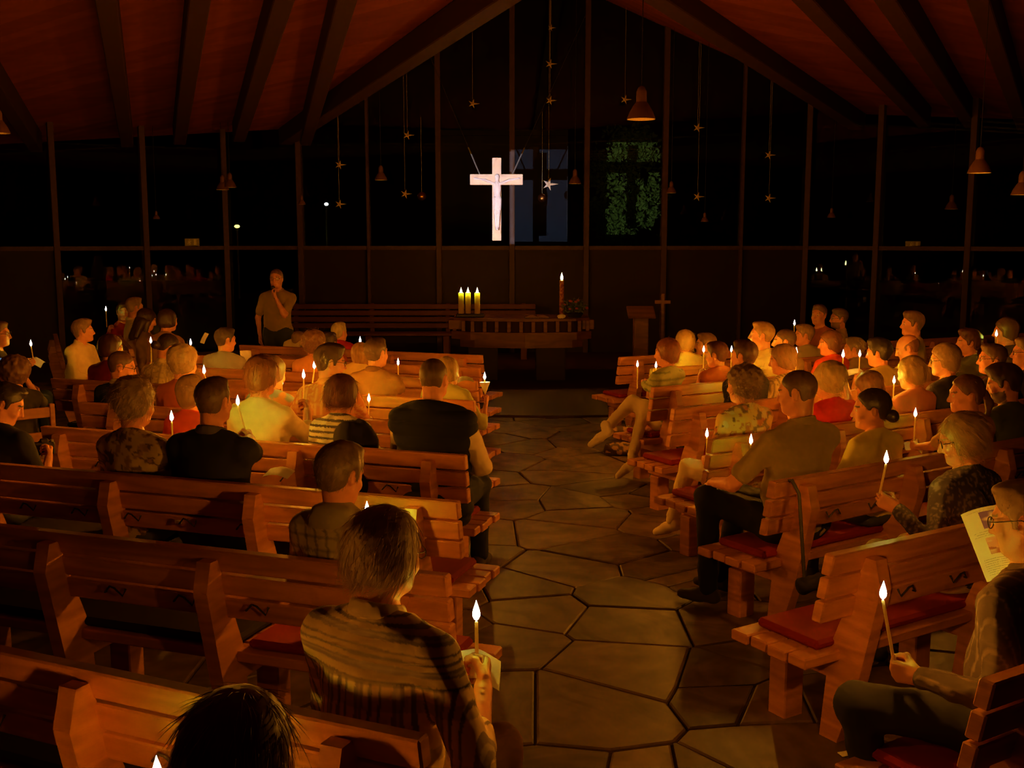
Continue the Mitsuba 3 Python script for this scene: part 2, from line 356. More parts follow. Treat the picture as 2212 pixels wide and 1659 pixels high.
def make_pew(r, hooks=True):
    M = r.frame(); sg = -1 if r.side < 0 else 1
    k = thing('pew', PEW_LABEL[r.name], 'pew', 'wooden pews')
    X = lambda u: sg * u
    for q in range(3):
        z = BACK_Z - 0.044 - q * 0.1
        m = sheared(box(r.len, 0.052, 0.088, (X(r.len / 2), 0.026, z), cham=0.006))
        part(k, 'back_slat', mikit.ply(xf(m, M), 'wood_pew'))
    for q in range(4):
        m = box(r.len + (0.02 if q % 2 else 0), 0.095, 0.045, (X(r.len / 2 - 0.02), 0.155 + q * 0.105, SEAT_Z - 0.07), cham=0.006)
        part(k, 'seat_board', mikit.ply(xf(m, M), 'wood_pew'))
    cl = r.len - 0.16 if r.side > 0 else 0.85
    m = box(cl, 0.34, 0.04, (X(cl / 2 + 0.08), 0.31, SEAT_Z - 0.025), cham=0.014)
    if r.side > 0 or r.name in ('L6', 'L7', 'L8'): part(k, 'cushion', mikit.ply(xf(m, M), 'cushion_red'), 'red seat cushion')
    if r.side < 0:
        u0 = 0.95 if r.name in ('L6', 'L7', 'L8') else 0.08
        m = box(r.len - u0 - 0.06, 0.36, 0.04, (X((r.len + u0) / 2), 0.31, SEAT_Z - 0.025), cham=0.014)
        part(k, 'cushion', mikit.ply(xf(m, M), 'cushion_seat_shade'), 'dark seat cushion')  # added pad, its dark colour stands in for shade on the seat boards
    u0, du = POST_U.get(r.name, (0.21, 0.85))
    us = np.arange(u0, r.len - 0.05, du)
    if r.len - us[-1] > 0.5: us = np.append(us, r.len - 0.2)
    prof = Polygon(POST_VZ)
    for u in us:
        # profile in (v, z) extruded along the pew
        m = trimesh.creation.extrude_polygon(prof, 0.062, engine='earcut')
        v = m.vertices.copy()
        m.vertices = np.stack([v[:, 2] - 0.031 + X(u), v[:, 0] - (v[:, 1] - BACK_Z) * math.tan(LEAN) - 0.001, v[:, 1]], 1)
        m.fix_normals()
        post = part(k, 'post', mikit.ply(xf(m, M), 'wood_pew'))
        part(k, 'bearer', mikit.ply(xf(box(0.062, 0.50, 0.085, (X(u), 0.28, SEAT_Z - 0.14), cham=0.005), M), 'wood_pew'))
        part(k, 'foot', mikit.ply(xf(box(0.11, 0.10, SEAT_Z - 0.185, (X(u), 0.42, (SEAT_Z - 0.185) / 2), cham=0.006), M), 'wood_pew'))
    if hooks:
        n = int(r.len / 0.33)
        for i in range(n):
            u = 0.14 + i * 0.335
            if np.min(np.abs(us - u)) < 0.07: continue
            zb = BACK_Z - 0.235
            yb = lambda z, o: -(z - BACK_Z) * math.tan(LEAN) - o
            pts = [(X(u) - 0.05 * sg, yb(zb + 0.02, 0.004), zb + 0.02), (X(u) - 0.045 * sg, yb(zb, 0.022), zb - 0.008), (X(u) - 0.01 * sg, yb(zb, 0.03), zb + 0.026), (X(u) + 0.012 * sg, yb(zb, 0.03), zb + 0.030), (X(u) + 0.045 * sg, yb(zb, 0.02), zb - 0.002), (X(u) + 0.05 * sg, yb(zb, 0.004), zb - 0.004)]
            part(k, 'hook', mikit.ply(xf(tube(pts, 0.0042, 6), M), 'black_iron', smooth=True), 'bent black wire hook')
    return k
for nm, r in ROWS.items(): make_pew(r, hooks=nm in ('L5', 'L6', 'L7', 'L8', 'L9', 'R4', 'R5', 'R6', 'R7', 'R2', 'R3'))

# ------------------------------------------------------------------ people: signed distance fields meshed by surface nets
def rotz(a): c, s = math.cos(a), math.sin(a); return np.array([[c, -s, 0], [s, c, 0], [0, 0, 1.0]])
def rotx(a): c, s = math.cos(a), math.sin(a); return np.array([[1.0, 0, 0], [0, c, -s], [0, s, c]])
def roty(a): c, s = math.cos(a), math.sin(a); return np.array([[c, 0, s], [0, 1.0, 0], [-s, 0, c]])
V = lambda *a: np.array(a, float)
def unit(v): v = np.asarray(v, float); return v / (np.linalg.norm(v) + 1e-12)

class Cap:      # tapered capsule
    def __init__(s, a, b, ra, rb, k=0.02, neg=False): s.a, s.b, s.ra, s.rb, s.k, s.neg = np.asarray(a, float), np.asarray(b, float), ra, rb, k, neg
    def bounds(s, o): r = max(s.ra, s.rb) + o; return np.minimum(s.a, s.b) - r, np.maximum(s.a, s.b) + r
    def d(s, x, y, z):
        ba = s.b - s.a; L = max(float(ba @ ba), 1e-10)
        px, py, pz = x - s.a[0], y - s.a[1], z - s.a[2]
        t = np.clip((px * ba[0] + py * ba[1] + pz * ba[2]) / L, 0, 1)
        return np.sqrt((px - ba[0] * t) ** 2 + (py - ba[1] * t) ** 2 + (pz - ba[2] * t) ** 2) - (s.ra + (s.rb - s.ra) * t)
    def moved(s, R, o, f=1.0): return Cap(R @ s.a * f + o, R @ s.b * f + o, s.ra * f, s.rb * f, s.k * f, s.neg)
class Ell:      # ellipsoid; R turns its axes
    def __init__(s, c, r, R=None, k=0.02, neg=False): s.c, s.r, s.R, s.k, s.neg = np.asarray(c, float), np.asarray(r, float), np.eye(3) if R is None else R, k, neg
    def bounds(s, o): e = np.sqrt(((s.R * s.r) ** 2).sum(1)) + o; return s.c - e, s.c + e
    def d(s, x, y, z):
        px, py, pz = x - s.c[0], y - s.c[1], z - s.c[2]
        q = [px * s.R[0, i] + py * s.R[1, i] + pz * s.R[2, i] for i in range(3)]
        k0 = np.sqrt(sum((q[i] / s.r[i]) ** 2 for i in range(3)))
        k1 = np.sqrt(sum((q[i] / s.r[i] ** 2) ** 2 for i in range(3))) + 1e-9
        return k0 * (k0 - 1) / k1
    def moved(s, R, o, f=1.0): return Ell(R @ s.c * f + o, s.r * f, R @ s.R, s.k * f, s.neg)
def grow(prims, o):
    out = []
    for p in prims:
        if isinstance(p, Cap): out.append(Cap(p.a, p.b, p.ra + o, p.rb + o, p.k, p.neg))
        else: out.append(Ell(p.c, p.r + o, p.R, p.k, p.neg))
    return out

def field(prims, h, extra=None, pad=0.03):
    lo = np.min([p.bounds(0.0)[0] for p in prims if not p.neg], 0) - pad
    hi = np.max([p.bounds(0.0)[1] for p in prims if not p.neg], 0) + pad
    ax = [np.arange(lo[i], hi[i] + h, h, dtype=np.float32) for i in range(3)]
    f = np.full([len(a) for a in ax], 0.12, np.float32)
    for p in prims:
        b0, b1 = p.bounds(0.05 + p.k)
        sl = tuple(slice(max(0, int((b0[i] - lo[i]) / h)), max(0, min(len(ax[i]), int((b1[i] - lo[i]) / h) + 2))) for i in range(3))
        if any(s.stop <= s.start for s in sl): continue
        x, y, z = np.meshgrid(*[ax[i][sl[i]] for i in range(3)], indexing='ij', sparse=True)
        d = p.d(x, y, z).astype(np.float32)
        g = f[sl]; k = max(p.k, 1e-4)
        if p.neg:
            q = np.maximum(k - np.abs(g + d), 0) / k
            f[sl] = np.maximum(g, -d) + q * q * k * 0.25
        else:
            q = np.maximum(k - np.abs(g - d), 0) / k
            f[sl] = np.minimum(g, d) - q * q * k * 0.25
    if extra is not None:
        x, y, z = np.meshgrid(*ax, indexing='ij', sparse=True)
        f = extra(f, x, y, z).astype(np.float32)
    return f, lo, h
def nets(f, lo, h):
    """Naive surface nets of the field's zero level: (vertices, triangles), closed and smooth."""
    f = f.copy()
    f[0], f[-1], f[:, 0], f[:, -1], f[:, :, 0], f[:, :, -1] = (np.maximum(q, 1e-3) for q in (f[0], f[-1], f[:, 0], f[:, -1], f[:, :, 0], f[:, :, -1]))
    ins = f < 0
    n = np.array(f.shape) - 1
    c = [(i, j, k) for i in (0, 1) for j in (0, 1) for k in (0, 1)]
    S = lambda a, o: a[o[0]:o[0] + n[0], o[1]:o[1] + n[1], o[2]:o[2] + n[2]]
    cnt = sum(S(ins, o).astype(np.int8) for o in c)
    mixed = (cnt > 0) & (cnt < 8)
    idx = np.argwhere(mixed)
    if len(idx) == 0: return np.zeros((0, 3)), np.zeros((0, 3), int)
    vid = np.full(n, -1, np.int64); vid[mixed] = np.arange(len(idx))
    pos, num = np.zeros((len(idx), 3)), np.zeros(len(idx))
    for o in c:
        for a in range(3):
            if o[a]: continue
            o2 = list(o); o2[a] = 1
            fa = f[idx[:, 0] + o[0], idx[:, 1] + o[1], idx[:, 2] + o[2]]; fb = f[idx[:, 0] + o2[0], idx[:, 1] + o2[1], idx[:, 2] + o2[2]]
            cr = (fa < 0) != (fb < 0)
            t = np.where(cr, fa / np.where(cr, fa - fb, 1), 0)
            q = np.tile(np.array(o, float), (len(idx), 1)); q[:, a] = t
            pos += q * cr[:, None]; num += cr
    v = (idx + pos / num[:, None]) * h + lo
    F = []
    for a in range(3):
        b, d = (a + 1) % 3, (a + 2) % 3
        s0 = [slice(1, -1)] * 3; s1 = [slice(1, -1)] * 3
        s0[a], s1[a] = slice(0, -1), slice(1, None)
        A, B = ins[tuple(s0)], ins[tuple(s1)]
        e = np.argwhere(A != B)
        if len(e) == 0: continue
        off = np.ones(3, int); off[a] = 0
        e2 = e + off
        flip = A[tuple(e.T)]
        def cell(db, dd):
            q = e2.copy(); q[:, b] -= db; q[:, d] -= dd
            return vid[tuple(q.T)]
        q00, q10, q11, q01 = cell(1, 1), cell(0, 1), cell(0, 0), cell(1, 0)
        quad = np.stack([q00, q10, q11, q01], 1)
        quad[~flip] = quad[~flip][:, ::-1]
        F += [quad[:, [0, 1, 2]], quad[:, [0, 2, 3]]]
    return v, np.vstack(F)
def relax(v, f, it=2):
    import scipy.sparse as sp
    n = len(v); e = np.vstack([f[:, [0, 1]], f[:, [1, 2]], f[:, [2, 0]]])
    A = sp.coo_matrix((np.ones(2 * len(e)), (np.r_[e[:, 0], e[:, 1]], np.r_[e[:, 1], e[:, 0]])), (n, n)).tocsr(); A.data[:] = 1
    w = np.asarray(A.sum(1)).ravel(); w[w == 0] = 1
    for _ in range(it):
        v = v + 0.5 * ((A @ v) / w[:, None] - v); v = v - 0.52 * ((A @ v) / w[:, None] - v)
    return v
def mesh_of(prims, h, extra=None, smooth=1):
    v, f = nets(*field(prims, h, extra))
    return (relax(v, f, smooth) if smooth and len(v) else v), f
def vnormals(v, f):
    n = np.zeros_like(v); g = np.cross(v[f[:, 1]] - v[f[:, 0]], v[f[:, 2]] - v[f[:, 0]])
    for k in range(3): np.add.at(n, f[:, k], g)
    return n / (np.linalg.norm(n, axis=1, keepdims=True) + 1e-20)
def join(parts):
    try:
        out = None
        for v, f in parts:
            m = m3.Manifold(m3.Mesh(np.ascontiguousarray(v, np.float32), np.ascontiguousarray(f, np.uint32)))
            if m.status() != m3.Error.NoError or m.is_empty(): raise ValueError
            out = m if out is None else out + m
        o = out.to_mesh()
        return np.array(o.vert_properties[:, :3], float), np.array(o.tri_verts, int)
    except Exception:
        n, V_, F_ = 0, [], []
        for v, f in parts: V_.append(v); F_.append(f + n); n += len(v)
        return np.vstack(V_), np.vstack(F_)

# ---- head, in head coordinates (metres; +y the face, +z up, origin between the ears)
def head_prims(fem=0.0):
    j = 1 - 0.12 * fem
    return [Ell((0, -0.016, 0.034), (0.074, 0.094, 0.083), k=0.03), Ell((0, 0.022, -0.022), (0.062, 0.070, 0.088), k=0.04),
            Ell((0, 0.040, -0.082), (0.046 * j, 0.046, 0.032 * j), k=0.035), Cap((-0.05 * j, 0.0, -0.055), (-0.022, 0.058, -0.092), 0.020, 0.016, 0.03), Cap((0.05 * j, 0.0, -0.055), (0.022, 0.058, -0.092), 0.020, 0.016, 0.03),
            Ell((0, 0.080, -0.096), (0.016, 0.012, 0.012), k=0.015),
            Cap((-0.036, 0.078, 0.022), (0.036, 0.078, 0.022), 0.013, 0.013, 0.018),
            Ell((-0.033, 0.096, 0.000), (0.015, 0.014, 0.012), k=0.012, neg=True), Ell((0.033, 0.096, 0.000), (0.015, 0.014, 0.012), k=0.012, neg=True),
            Ell((-0.033, 0.079, 0.001), (0.0125, 0.0115, 0.0105), k=0.003), Ell((0.033, 0.079, 0.001), (0.0125, 0.0115, 0.0105), k=0.003),
            Cap((0, 0.090, 0.010), (0, 0.111, -0.034), 0.0075, 0.011, 0.014), Cap((-0.011, 0.094, -0.040), (0.011, 0.094, -0.040), 0.0085, 0.0085, 0.008),
            Ell((-0.040, 0.066, -0.035), (0.02, 0.02, 0.02), k=0.025), Ell((0.040, 0.066, -0.035), (0.02, 0.02, 0.02), k=0.025),
            Cap((-0.020, 0.084, -0.064), (0.020, 0.084, -0.064), 0.0065, 0.0065, 0.008), Cap((-0.017, 0.083, -0.074), (0.017, 0.083, -0.074), 0.0075, 0.0075, 0.008),
            Ell((-0.077, -0.012, -0.006), (0.009, 0.019, 0.032), rotz(0.35), 0.010), Ell((0.077, -0.012, -0.006), (0.009, 0.019, 0.032), rotz(-0.35), 0.010),
            Ell((-0.085, -0.006, -0.004), (0.006, 0.010, 0.018), rotz(0.35), 0.006, True), Ell((0.085, -0.006, -0.004), (0.006, 0.010, 0.018), rotz(-0.35), 0.006, True)]
def sd_poly(y, z, P):
    """Signed distance to a closed polygon in the side view (y, z), negative inside."""
    P = np.asarray(P, float); d = np.full(np.broadcast(y, z).shape, 1e9); s = np.zeros(d.shape, bool)
    for i in range(len(P)):
        a, b = P[i - 1], P[i]
        ey, ez = b - a; wy, wz = y - a[0], z - a[1]
        t = np.clip((wy * ey + wz * ez) / (ey * ey + ez * ez), 0, 1)
        d = np.minimum(d, (wy - ey * t) ** 2 + (wz - ez * t) ** 2)
        c1 = (a[1] <= z) & (b[1] > z); c2 = (a[1] > z) & (b[1] <= z)
        cr = ey * wz - ez * wy
        s ^= (c1 & (cr > 0)) | (c2 & (cr < 0))
    d = np.sqrt(d)
    return np.where(s, -d, d)
CAPS = {  # hair outlines in the side view
 'short': [(0.20, 0.20), (0.088, 0.075), (0.060, 0.040), (0.030, 0.020), (0.022, -0.018), (0.004, -0.02), (-0.012, 0.028), (-0.032, 0.012), (-0.038, -0.045), (-0.075, -0.085), (-0.3, -0.085), (-0.3, 0.3), (0.2, 0.3)],
 'bald': [(0.03, 0.030), (0.030, -0.015), (0.004, -0.02), (-0.012, 0.024), (-0.032, 0.010), (-0.038, -0.045), (-0.075, -0.085), (-0.3, -0.085), (-0.3, 0.055), (-0.06, 0.06)],
 'bob': [(0.20, 0.20), (0.095, 0.060), (0.070, 0.030), (0.048, -0.01), (0.044, -0.060), (0.01, -0.074), (-0.06, -0.086), (-0.3, -0.090), (-0.3, 0.3), (0.2, 0.3)],
 'mid': [(0.20, 0.20), (0.090, 0.070), (0.064, 0.035), (0.038, 0.0), (0.030, -0.045), (0.0, -0.06), (-0.05, -0.095), (-0.3, -0.105), (-0.3, 0.3), (0.2, 0.3)],
 'up': [(0.20, 0.20), (0.082, 0.080), (0.052, 0.040), (0.028, 0.010), (0.012, 0.0), (-0.012, 0.022), (-0.034, 0.008), (-0.045, -0.05), (-0.085, -0.085), (-0.3, -0.085), (-0.3, 0.3), (0.2, 0.3)],
}
def hair_parts(style):
    """(prims, outline, thickness of noise, frequency) of a hair style in head coordinates."""
    base = lambda t, low=0.0: [Ell((0, -0.016, 0.034), (0.074 + t, 0.094 + t, 0.083 + t), k=0.03), Ell((0, 0.0, -0.03), (0.066 + t * 0.9, 0.075 + t * 0.9, 0.075 + low), k=0.03)]
    if style == 'short': return base(0.010) + [Ell((0, 0.045, 0.10), (0.05, 0.045, 0.022), k=0.03)], 'short', 0.004, 55
    if style == 'crop': return base(0.005), 'short', 0.002, 70
    if style == 'thick': return base(0.017) + [Ell((0, 0.03, 0.105), (0.06, 0.065, 0.030), k=0.03)], 'short', 0.007, 45
    if style == 'bald': return base(0.007), 'bald', 0.003, 60
    if style == 'fluffy': return base(0.026) + [Ell((0, -0.03, 0.055), (0.094, 0.105, 0.090), k=0.03)], 'mid', 0.012, 38
    if style == 'curly': return base(0.024) + [Ell((0, -0.02, 0.05), (0.095, 0.110, 0.088), k=0.03)], 'mid', 0.018, 42
    if style == 'mid': return base(0.018) + [Ell((0, -0.05, -0.04), (0.068, 0.055, 0.065), k=0.03)], 'mid', 0.006, 45
    if style == 'bob': return base(0.014, 0.015) + [Ell((0, -0.022, -0.025), (0.090, 0.092, 0.068), k=0.04)], 'bob', 0.006, 40
    if style == 'bun': return base(0.010), 'up', 0.004, 50
    if style in ('long', 'tail'): return base(0.014, 0.02), 'bob' if style == 'long' else 'up', 0.005, 45
    return base(0.012), 'short', 0.004, 50
def hair_mesh(style, h, seed):
    P, outline, amp, fq = hair_parts(style)
    poly = CAPS[outline]
    def extra(f, x, y, z):
        g = sd_poly(np.broadcast_to(y, f.shape)[0], np.broadcast_to(z, f.shape)[0], poly)[None]
        k = 0.012
        q = np.maximum(k - np.abs(f - g), 0) / k
        return np.maximum(f, g) + q * q * k * 0.25
    v, f = nets(*field(P, h, extra))
    more = []
    if style == 'bun': more = [Ell((0, -0.122, -0.045), (0.036, 0.030, 0.034), k=0.02), Cap((0, -0.10, -0.04), (0, -0.12, -0.045), 0.03, 0.03)]
    if style == 'tail': more = [Ell((0, -0.112, 0.0), (0.022, 0.024, 0.022), k=0.02), Cap((0, -0.12, 0.0), (0.01, -0.15, -0.07), 0.022, 0.026, 0.02), Cap((0.01, -0.15, -0.07), (0.012, -0.135, -0.17), 0.026, 0.010, 0.02)]
    if style == 'long': more = [Cap((-0.06, -0.05, -0.03), (-0.075, -0.075, -0.22), 0.045, 0.028, 0.04), Cap((0.06, -0.05, -0.03), (0.075, -0.075, -0.22), 0.045, 0.028, 0.04), Cap((0, -0.075, -0.03), (0, -0.105, -0.24), 0.055, 0.04, 0.04), Cap((-0.07, 0.01, -0.02), (-0.075, 0.01, -0.20), 0.024, 0.02, 0.03), Cap((0.07, 0.01, -0.02), (0.075, 0.01, -0.20), 0.024, 0.02, 0.03)]
    if more:
        v, f = join([(v, f), mesh_of(more, h)])
    n = vnormals(v, f)
    w = v * [fq, fq, fq * (0.30 if style not in ('curly', 'fluffy') else 0.8)]
    v = v + n * ((meshkit.noise(w, seed) - 0.45) * amp)[:, None]
    return v, f

# ---- hands: wrist at the origin, fingers along +y, thumb side +x, palm facing +z (right hand; mirror z for the left)
def hand_prims(curl):
    P = [Cap((0.022, 0.012, 0), (0.026, 0.080, -0.002), 0.0145, 0.0125, 0.012), Cap((0.0, 0.010, 0), (0.006, 0.085, -0.003), 0.0150, 0.0125, 0.012), Cap((-0.016, 0.012, 0), (-0.014, 0.082, -0.002), 0.0145, 0.0120, 0.012),
         Cap((-0.022, 0.018, 0.001), (-0.030, 0.074, 0.001), 0.0135, 0.0112, 0.012), Cap((0, -0.03, 0), (0, 0.012, 0), 0.021, 0.020, 0.02)]
    for x, l, y0 in ((0.030, 0.92, 0.084), (0.010, 1.0, 0.090), (-0.011, 0.95, 0.086), (-0.031, 0.76, 0.076)):
        p = V(x, y0, -0.001); a = 0.25 + 0.9 * curl; r = 0.0092 if l > 0.8 else 0.0082
        for seg, (L, da) in enumerate(((0.044, 1.15 * curl), (0.027, 1.0 * curl), (0.021, 0.6 * curl))):
            q = p + V((x * 0.06 if seg == 0 else 0) * (1 - curl), math.cos(a), math.sin(a)) * L * l
            P.append(Cap(p, q, r, r * 0.90, 0.0035)); p, r, a = q, r * 0.90, a + da
    t = [V(0.026, 0.022, 0.008), V(0.047, 0.050, 0.020 + 0.006 * curl), V(0.044 - 0.012 * curl, 0.080, 0.030 + 0.012 * curl), V(0.034 - 0.016 * curl, 0.102 - 0.008 * curl, 0.040 + 0.012 * curl)]
    for (a, b, ra, rb) in zip(t[:-1], t[1:], (0.014, 0.0112, 0.0100), (0.0112, 0.0100, 0.0082)): P.append(Cap(a, b, ra, rb, 0.006))
    return P
GRIP = V(0.0, 0.098, 0.026)      # where a held rod passes through the closed hand, along x

def ik(S, Wt, l1, l2, hint):
    d = Wt - S; L = np.linalg.norm(d)
    if L > (l1 + l2) * 0.985: Wt = S + d / L * (l1 + l2) * 0.985; d = Wt - S; L = np.linalg.norm(d)
    if L < 0.12: L = 0.12
    u = d / np.linalg.norm(d)
    a = (l1 * l1 - l2 * l2 + L * L) / (2 * L)
    hgt = math.sqrt(max(l1 * l1 - a * a, 0))
    hv = hint - u * (hint @ u); hv /= np.linalg.norm(hv) + 1e-9
    return S + u * a + hv * hgt, Wt

# ---- cloth patterns: colour of each vertex from body coordinates (x across, z up the torso, angle)
def pat_plain(c, c2=None): return lambda p, u: np.tile(np.asarray(c, float), (len(p), 1)) * (0.92 + 0.16 * meshkit.noise(p * 30)[:, None])
def stripes(axis, pairs, period, base):
    def f(p, u):
        t = (u[:, axis] / period) % 1.0
        c = np.tile(np.asarray(base, float), (len(p), 1))
        for a, b, col in pairs: c[(t >= a) & (t < b)] = col
        return c
    return f
def plaid(base, a, b, pa, pb, wa=0.5, wb=0.5):
    def f(p, u):
        c = np.tile(np.asarray(base, float), (len(p), 1))
        ma, mb = ((u[:, 0] / pa) % 1 < wa), ((u[:, 2] / pb) % 1 < wb)
        c[ma] = np.asarray(a); c[mb] = c[mb] * 0.5 + np.asarray(b) * 0.5
        return c
    return f
def blotch(base, cols, scale):
    def f(p, u):
        c = np.tile(np.asarray(base, float), (len(p), 1))
        for i, (col, th) in enumerate(cols):
            n = meshkit.fbm(u * scale + 31 * i, 2, seed=i + 3)
            c[n > th] = col
        return c
    return f

SKIN = V(0.66, 0.275, 0.145)
def strands(key, v, f, n, col, style, Rh, seed, rad=0.0005, count=1500, length=0.035, wild=0.25):
    """Fine separate hairs lying on the hair and standing a little off it."""
    rs = np.random.RandomState(seed)
    m = trimesh.Trimesh(v, f, process=False)
    pts, fi = trimesh.sample.sample_surface(m, count, seed=seed)
    nn = m.face_normals[fi]
    down = Rh @ V(0, -0.45, -1.0)
    flow = down - nn * (nn @ down)[:, None]
    flow /= np.linalg.norm(flow, axis=1, keepdims=True) + 1e-6
    flow = flow + rs.normal(0, wild, flow.shape)
    L = length * rs.uniform(0.5, 1.25, (len(pts), 1)) * (1.0 - 0.6 * np.clip(nn @ (Rh @ V(0, 0, 1.0)), 0, 1))[:, None]
    lift = rs.uniform(0.0, 0.45, (len(pts), 1)) ** 1.5 * (0.35 + 1.3 * wild)
    p0 = pts - nn * 0.002
    K = [p0, p0 + L * (0.35 * flow + lift * 0.5 * nn), p0 + L * (0.75 * flow + lift * 0.6 * nn), p0 + L * (1.1 * flow + lift * 0.4 * nn)]
    side = np.cross(flow, nn * 0.6 + rs.normal(0, 0.6, nn.shape)); side /= np.linalg.norm(side, axis=1, keepdims=True) + 1e-9
    rr = (rad * 1.3, rad * 1.2, rad * 0.9, rad * 0.3)
    vt = np.stack([K[q] + sg * side * rr[q] for q in range(4) for sg in (-1, 1)], 1).reshape(-1, 3)
    tri = np.array([[2 * q + a for a in t] for q in range(3) for t in ((0, 1, 3), (0, 3, 2))])
    ft = (np.arange(len(pts))[:, None, None] * 8 + tri).reshape(-1, 3)
    return mikit.ply((vt, ft), hair_bsdf(col))
def hair_bsdf(col):
    k = 'hair_strand_' + '_'.join(str(int(c * 100)) for c in col)
    if k not in scene: scene[k] = two({'type': 'principled', 'base_color': rgb(np.clip(np.asarray(col) * 1.0, 0, 0.9)), 'roughness': 0.4, 'specular': 0.5})
    return k

PEOPLE = []
def person(label, head, yaw, hip=None, s=1.0, w=1.0, fem=0, hair=('short', (0.1, 0.06, 0.03)), top=None, sleeve='short', hy=0.0, hp=0.0, hr=0.0, lean=None, glasses=False, hands=None, collar=False, hood=False, vest=None, trousers=(0.05, 0.05, 0.07),
           beard=None, legs=None, stand=False, det=1, detail_hands=False, hairs=0, group=None, skin=1.0, shoe=(0.04, 0.03, 0.025), bag=None, hip_h=None, arms_col=None, fine=None):
    """head: world position of the head's centre; yaw: which way the body faces. hands: {'R': (world wrist/grip target, 'grip' or 'rest', up axis)}."""
    k = thing('person', label, 'person', group)
    seed = len(PEOPLE) + 7
    Rb = rotz(yaw)
    head = np.asarray(head, float)
    if stand: hz = 0.93 * s
    else: hz = (hip_h or SEAT_Z + 0.085)
    if lean is None: lean = 0.03
    TL = 0.685 * s                                   # hip to head centre
    # find the torso's lean so that the head comes out at the wanted place
    if hip is None:
        dz = np.clip(head[2] - hz, 0.3, TL)
        reach = math.sqrt(max(TL * TL - dz * dz, 0))
        fw = Rb @ V(0, 1, 0)
        hip = V(*(head - fw * reach * 0.9 - fw * 0.01)[:2], hz)
    else: hip = V(hip[0], hip[1], hz)
    d = Rb.T @ (head - hip)
    sc = np.linalg.norm(d) / (0.685)                  # the scale this spine asks for
    s = float(np.clip(sc, 0.72, 1.14))
    spine = d / np.linalg.norm(d)
    w = w * max(1.0, 0.93 / s); al = max(s, 0.92)
    # torso frame
    ez = unit(spine + V(0, -0.02, 0)); ex = unit(np.cross(V(0, 1.0, 0), ez)); ey = np.cross(ez, ex)
    Tm = np.stack([ex, ey, ez], 1)
    tp = lambda *a: Tm @ V(*a) * s                    # a point of the torso in the person's frame (origin at the hip)
    G = lambda prims: prims
    neck0, neckb = tp(0, -0.012, 0.50), tp(0, -0.010, 0.555)
    hc = d                                            # head centre
    Rh = rotz(math.radians(hy)) @ rotx(-math.radians(hp)) @ roty(math.radians(hr))
    hs = (0.985 if s > 0.95 else 0.93 + 0.05 * (s - 0.72) / 0.23)
    torso = [Ell(tp(0, -0.005, 0.02), V(0.172 * w, 0.125, 0.120) * s, Tm, 0.06), Ell(tp(0, 0.012, 0.17), V(0.155 * w, 0.118 * w, 0.155) * s, Tm, 0.06), Ell(tp(0, 0.0, 0.345), V(0.168 * w, 0.112, 0.165) * s, Tm, 0.06),
             Cap(tp(-0.150 * w, -0.012, 0.440), tp(0.150 * w, -0.012, 0.440), 0.060 * s, 0.060 * s, 0.05), Cap(tp(-0.085 * w, -0.020, 0.468), tp(0, -0.016, 0.520), 0.048 * s, 0.046 * s, 0.05), Cap(tp(0.085 * w, -0.020, 0.468), tp(0, -0.016, 0.520), 0.048 * s, 0.046 * s, 0.05)]
    if fem: torso += [Ell(tp(-0.07, 0.085, 0.32), V(0.06, 0.05, 0.06) * s, Tm, 0.05), Ell(tp(0.07, 0.085, 0.32), V(0.06, 0.05, 0.06) * s, Tm, 0.05)]
    arms, wrists = {}, {}
    for side, sg in (('R', 1), ('L', -1)):
        S = tp(sg * 0.172 * w, -0.012, 0.436)
        l1, l2 = 0.285 * al, 0.255 * al
        mode, tgt, upv = 'rest', None, None
        if hands and side in hands:
            tgt, mode, upv = hands[side]
            tgt = Rb.T @ (np.asarray(tgt, float) - hip); upv = Rb.T @ unit(upv if upv is not None else V(0, 0, 1))
        if mode == 'grip':
            Wt = tgt.copy(); el = None
            for _ in range(4):
                el, Wc = ik(S, Wt, l1, l2, V(sg * 0.5, -0.2, -1.0))
                fd = unit(Wc - el)
                fd = unit(fd - 0.6 * upv * (fd @ upv))
                pn = np.cross(upv, fd) * 1.0
                hx = unit(upv - fd * (upv @ fd)); hz_ = np.cross(hx, fd) * (1 if side == 'R' else 1)
                zz = np.cross(hx, fd)
                if side == 'L': zz = -zz
                Wt = tgt - (hx * GRIP[0] + fd * GRIP[1] + (-zz if False else zz) * GRIP[2]) * s
            B = np.stack([hx, fd, zz], 1)
            curl = 1.0
        else:
            Wt = tgt if tgt is not None else (V(sg * 0.10, 0.30, 0.13) * s if not stand else V(sg * 0.23, 0.02, -0.06))
            el, Wc = ik(S, Wt, l1, l2, V(sg * 0.9, -0.5, -0.6))
            fd = unit(Wc - el); fd = unit(fd + (V(0, 0.5, -0.55) if not stand and mode == 'rest' else V(0, 0.1, -0.3)))
            hx = unit(V(-sg * 1.0, 0.25, 0.25) - fd * (V(-sg * 1.0, 0.25, 0.25) @ fd)) if not stand else unit(V(0, 1, 0) - fd * fd[1])
            zz = np.cross(hx, fd)
            if side == 'L': zz = -zz
            B = np.stack([hx, fd, zz], 1); curl = 0.42
        arms[side] = (S, el, Wc); wrists[side] = (Wc, B, curl)
    # legs
    lp = []
    leg = legs or {}
    for side, sg in (('R', 1), ('L', -1)):
        H_ = V(sg * 0.085 * w, 0.03, -0.005) * s
        if stand: K, A = V(sg * 0.10, 0.03, -0.44 * s), V(sg * 0.11, -0.01, -hz + 0.085)
        else: K, A = V(sg * 0.115, 0.43 * s, 0.0), V(sg * 0.12, 0.42 * s, -hz + 0.085)
        if side in leg: K, A = (Rb.T @ (np.asarray(q, float) - hip) for q in leg[side])
        lp.append((H_, K, A, sg))
    legprims = []
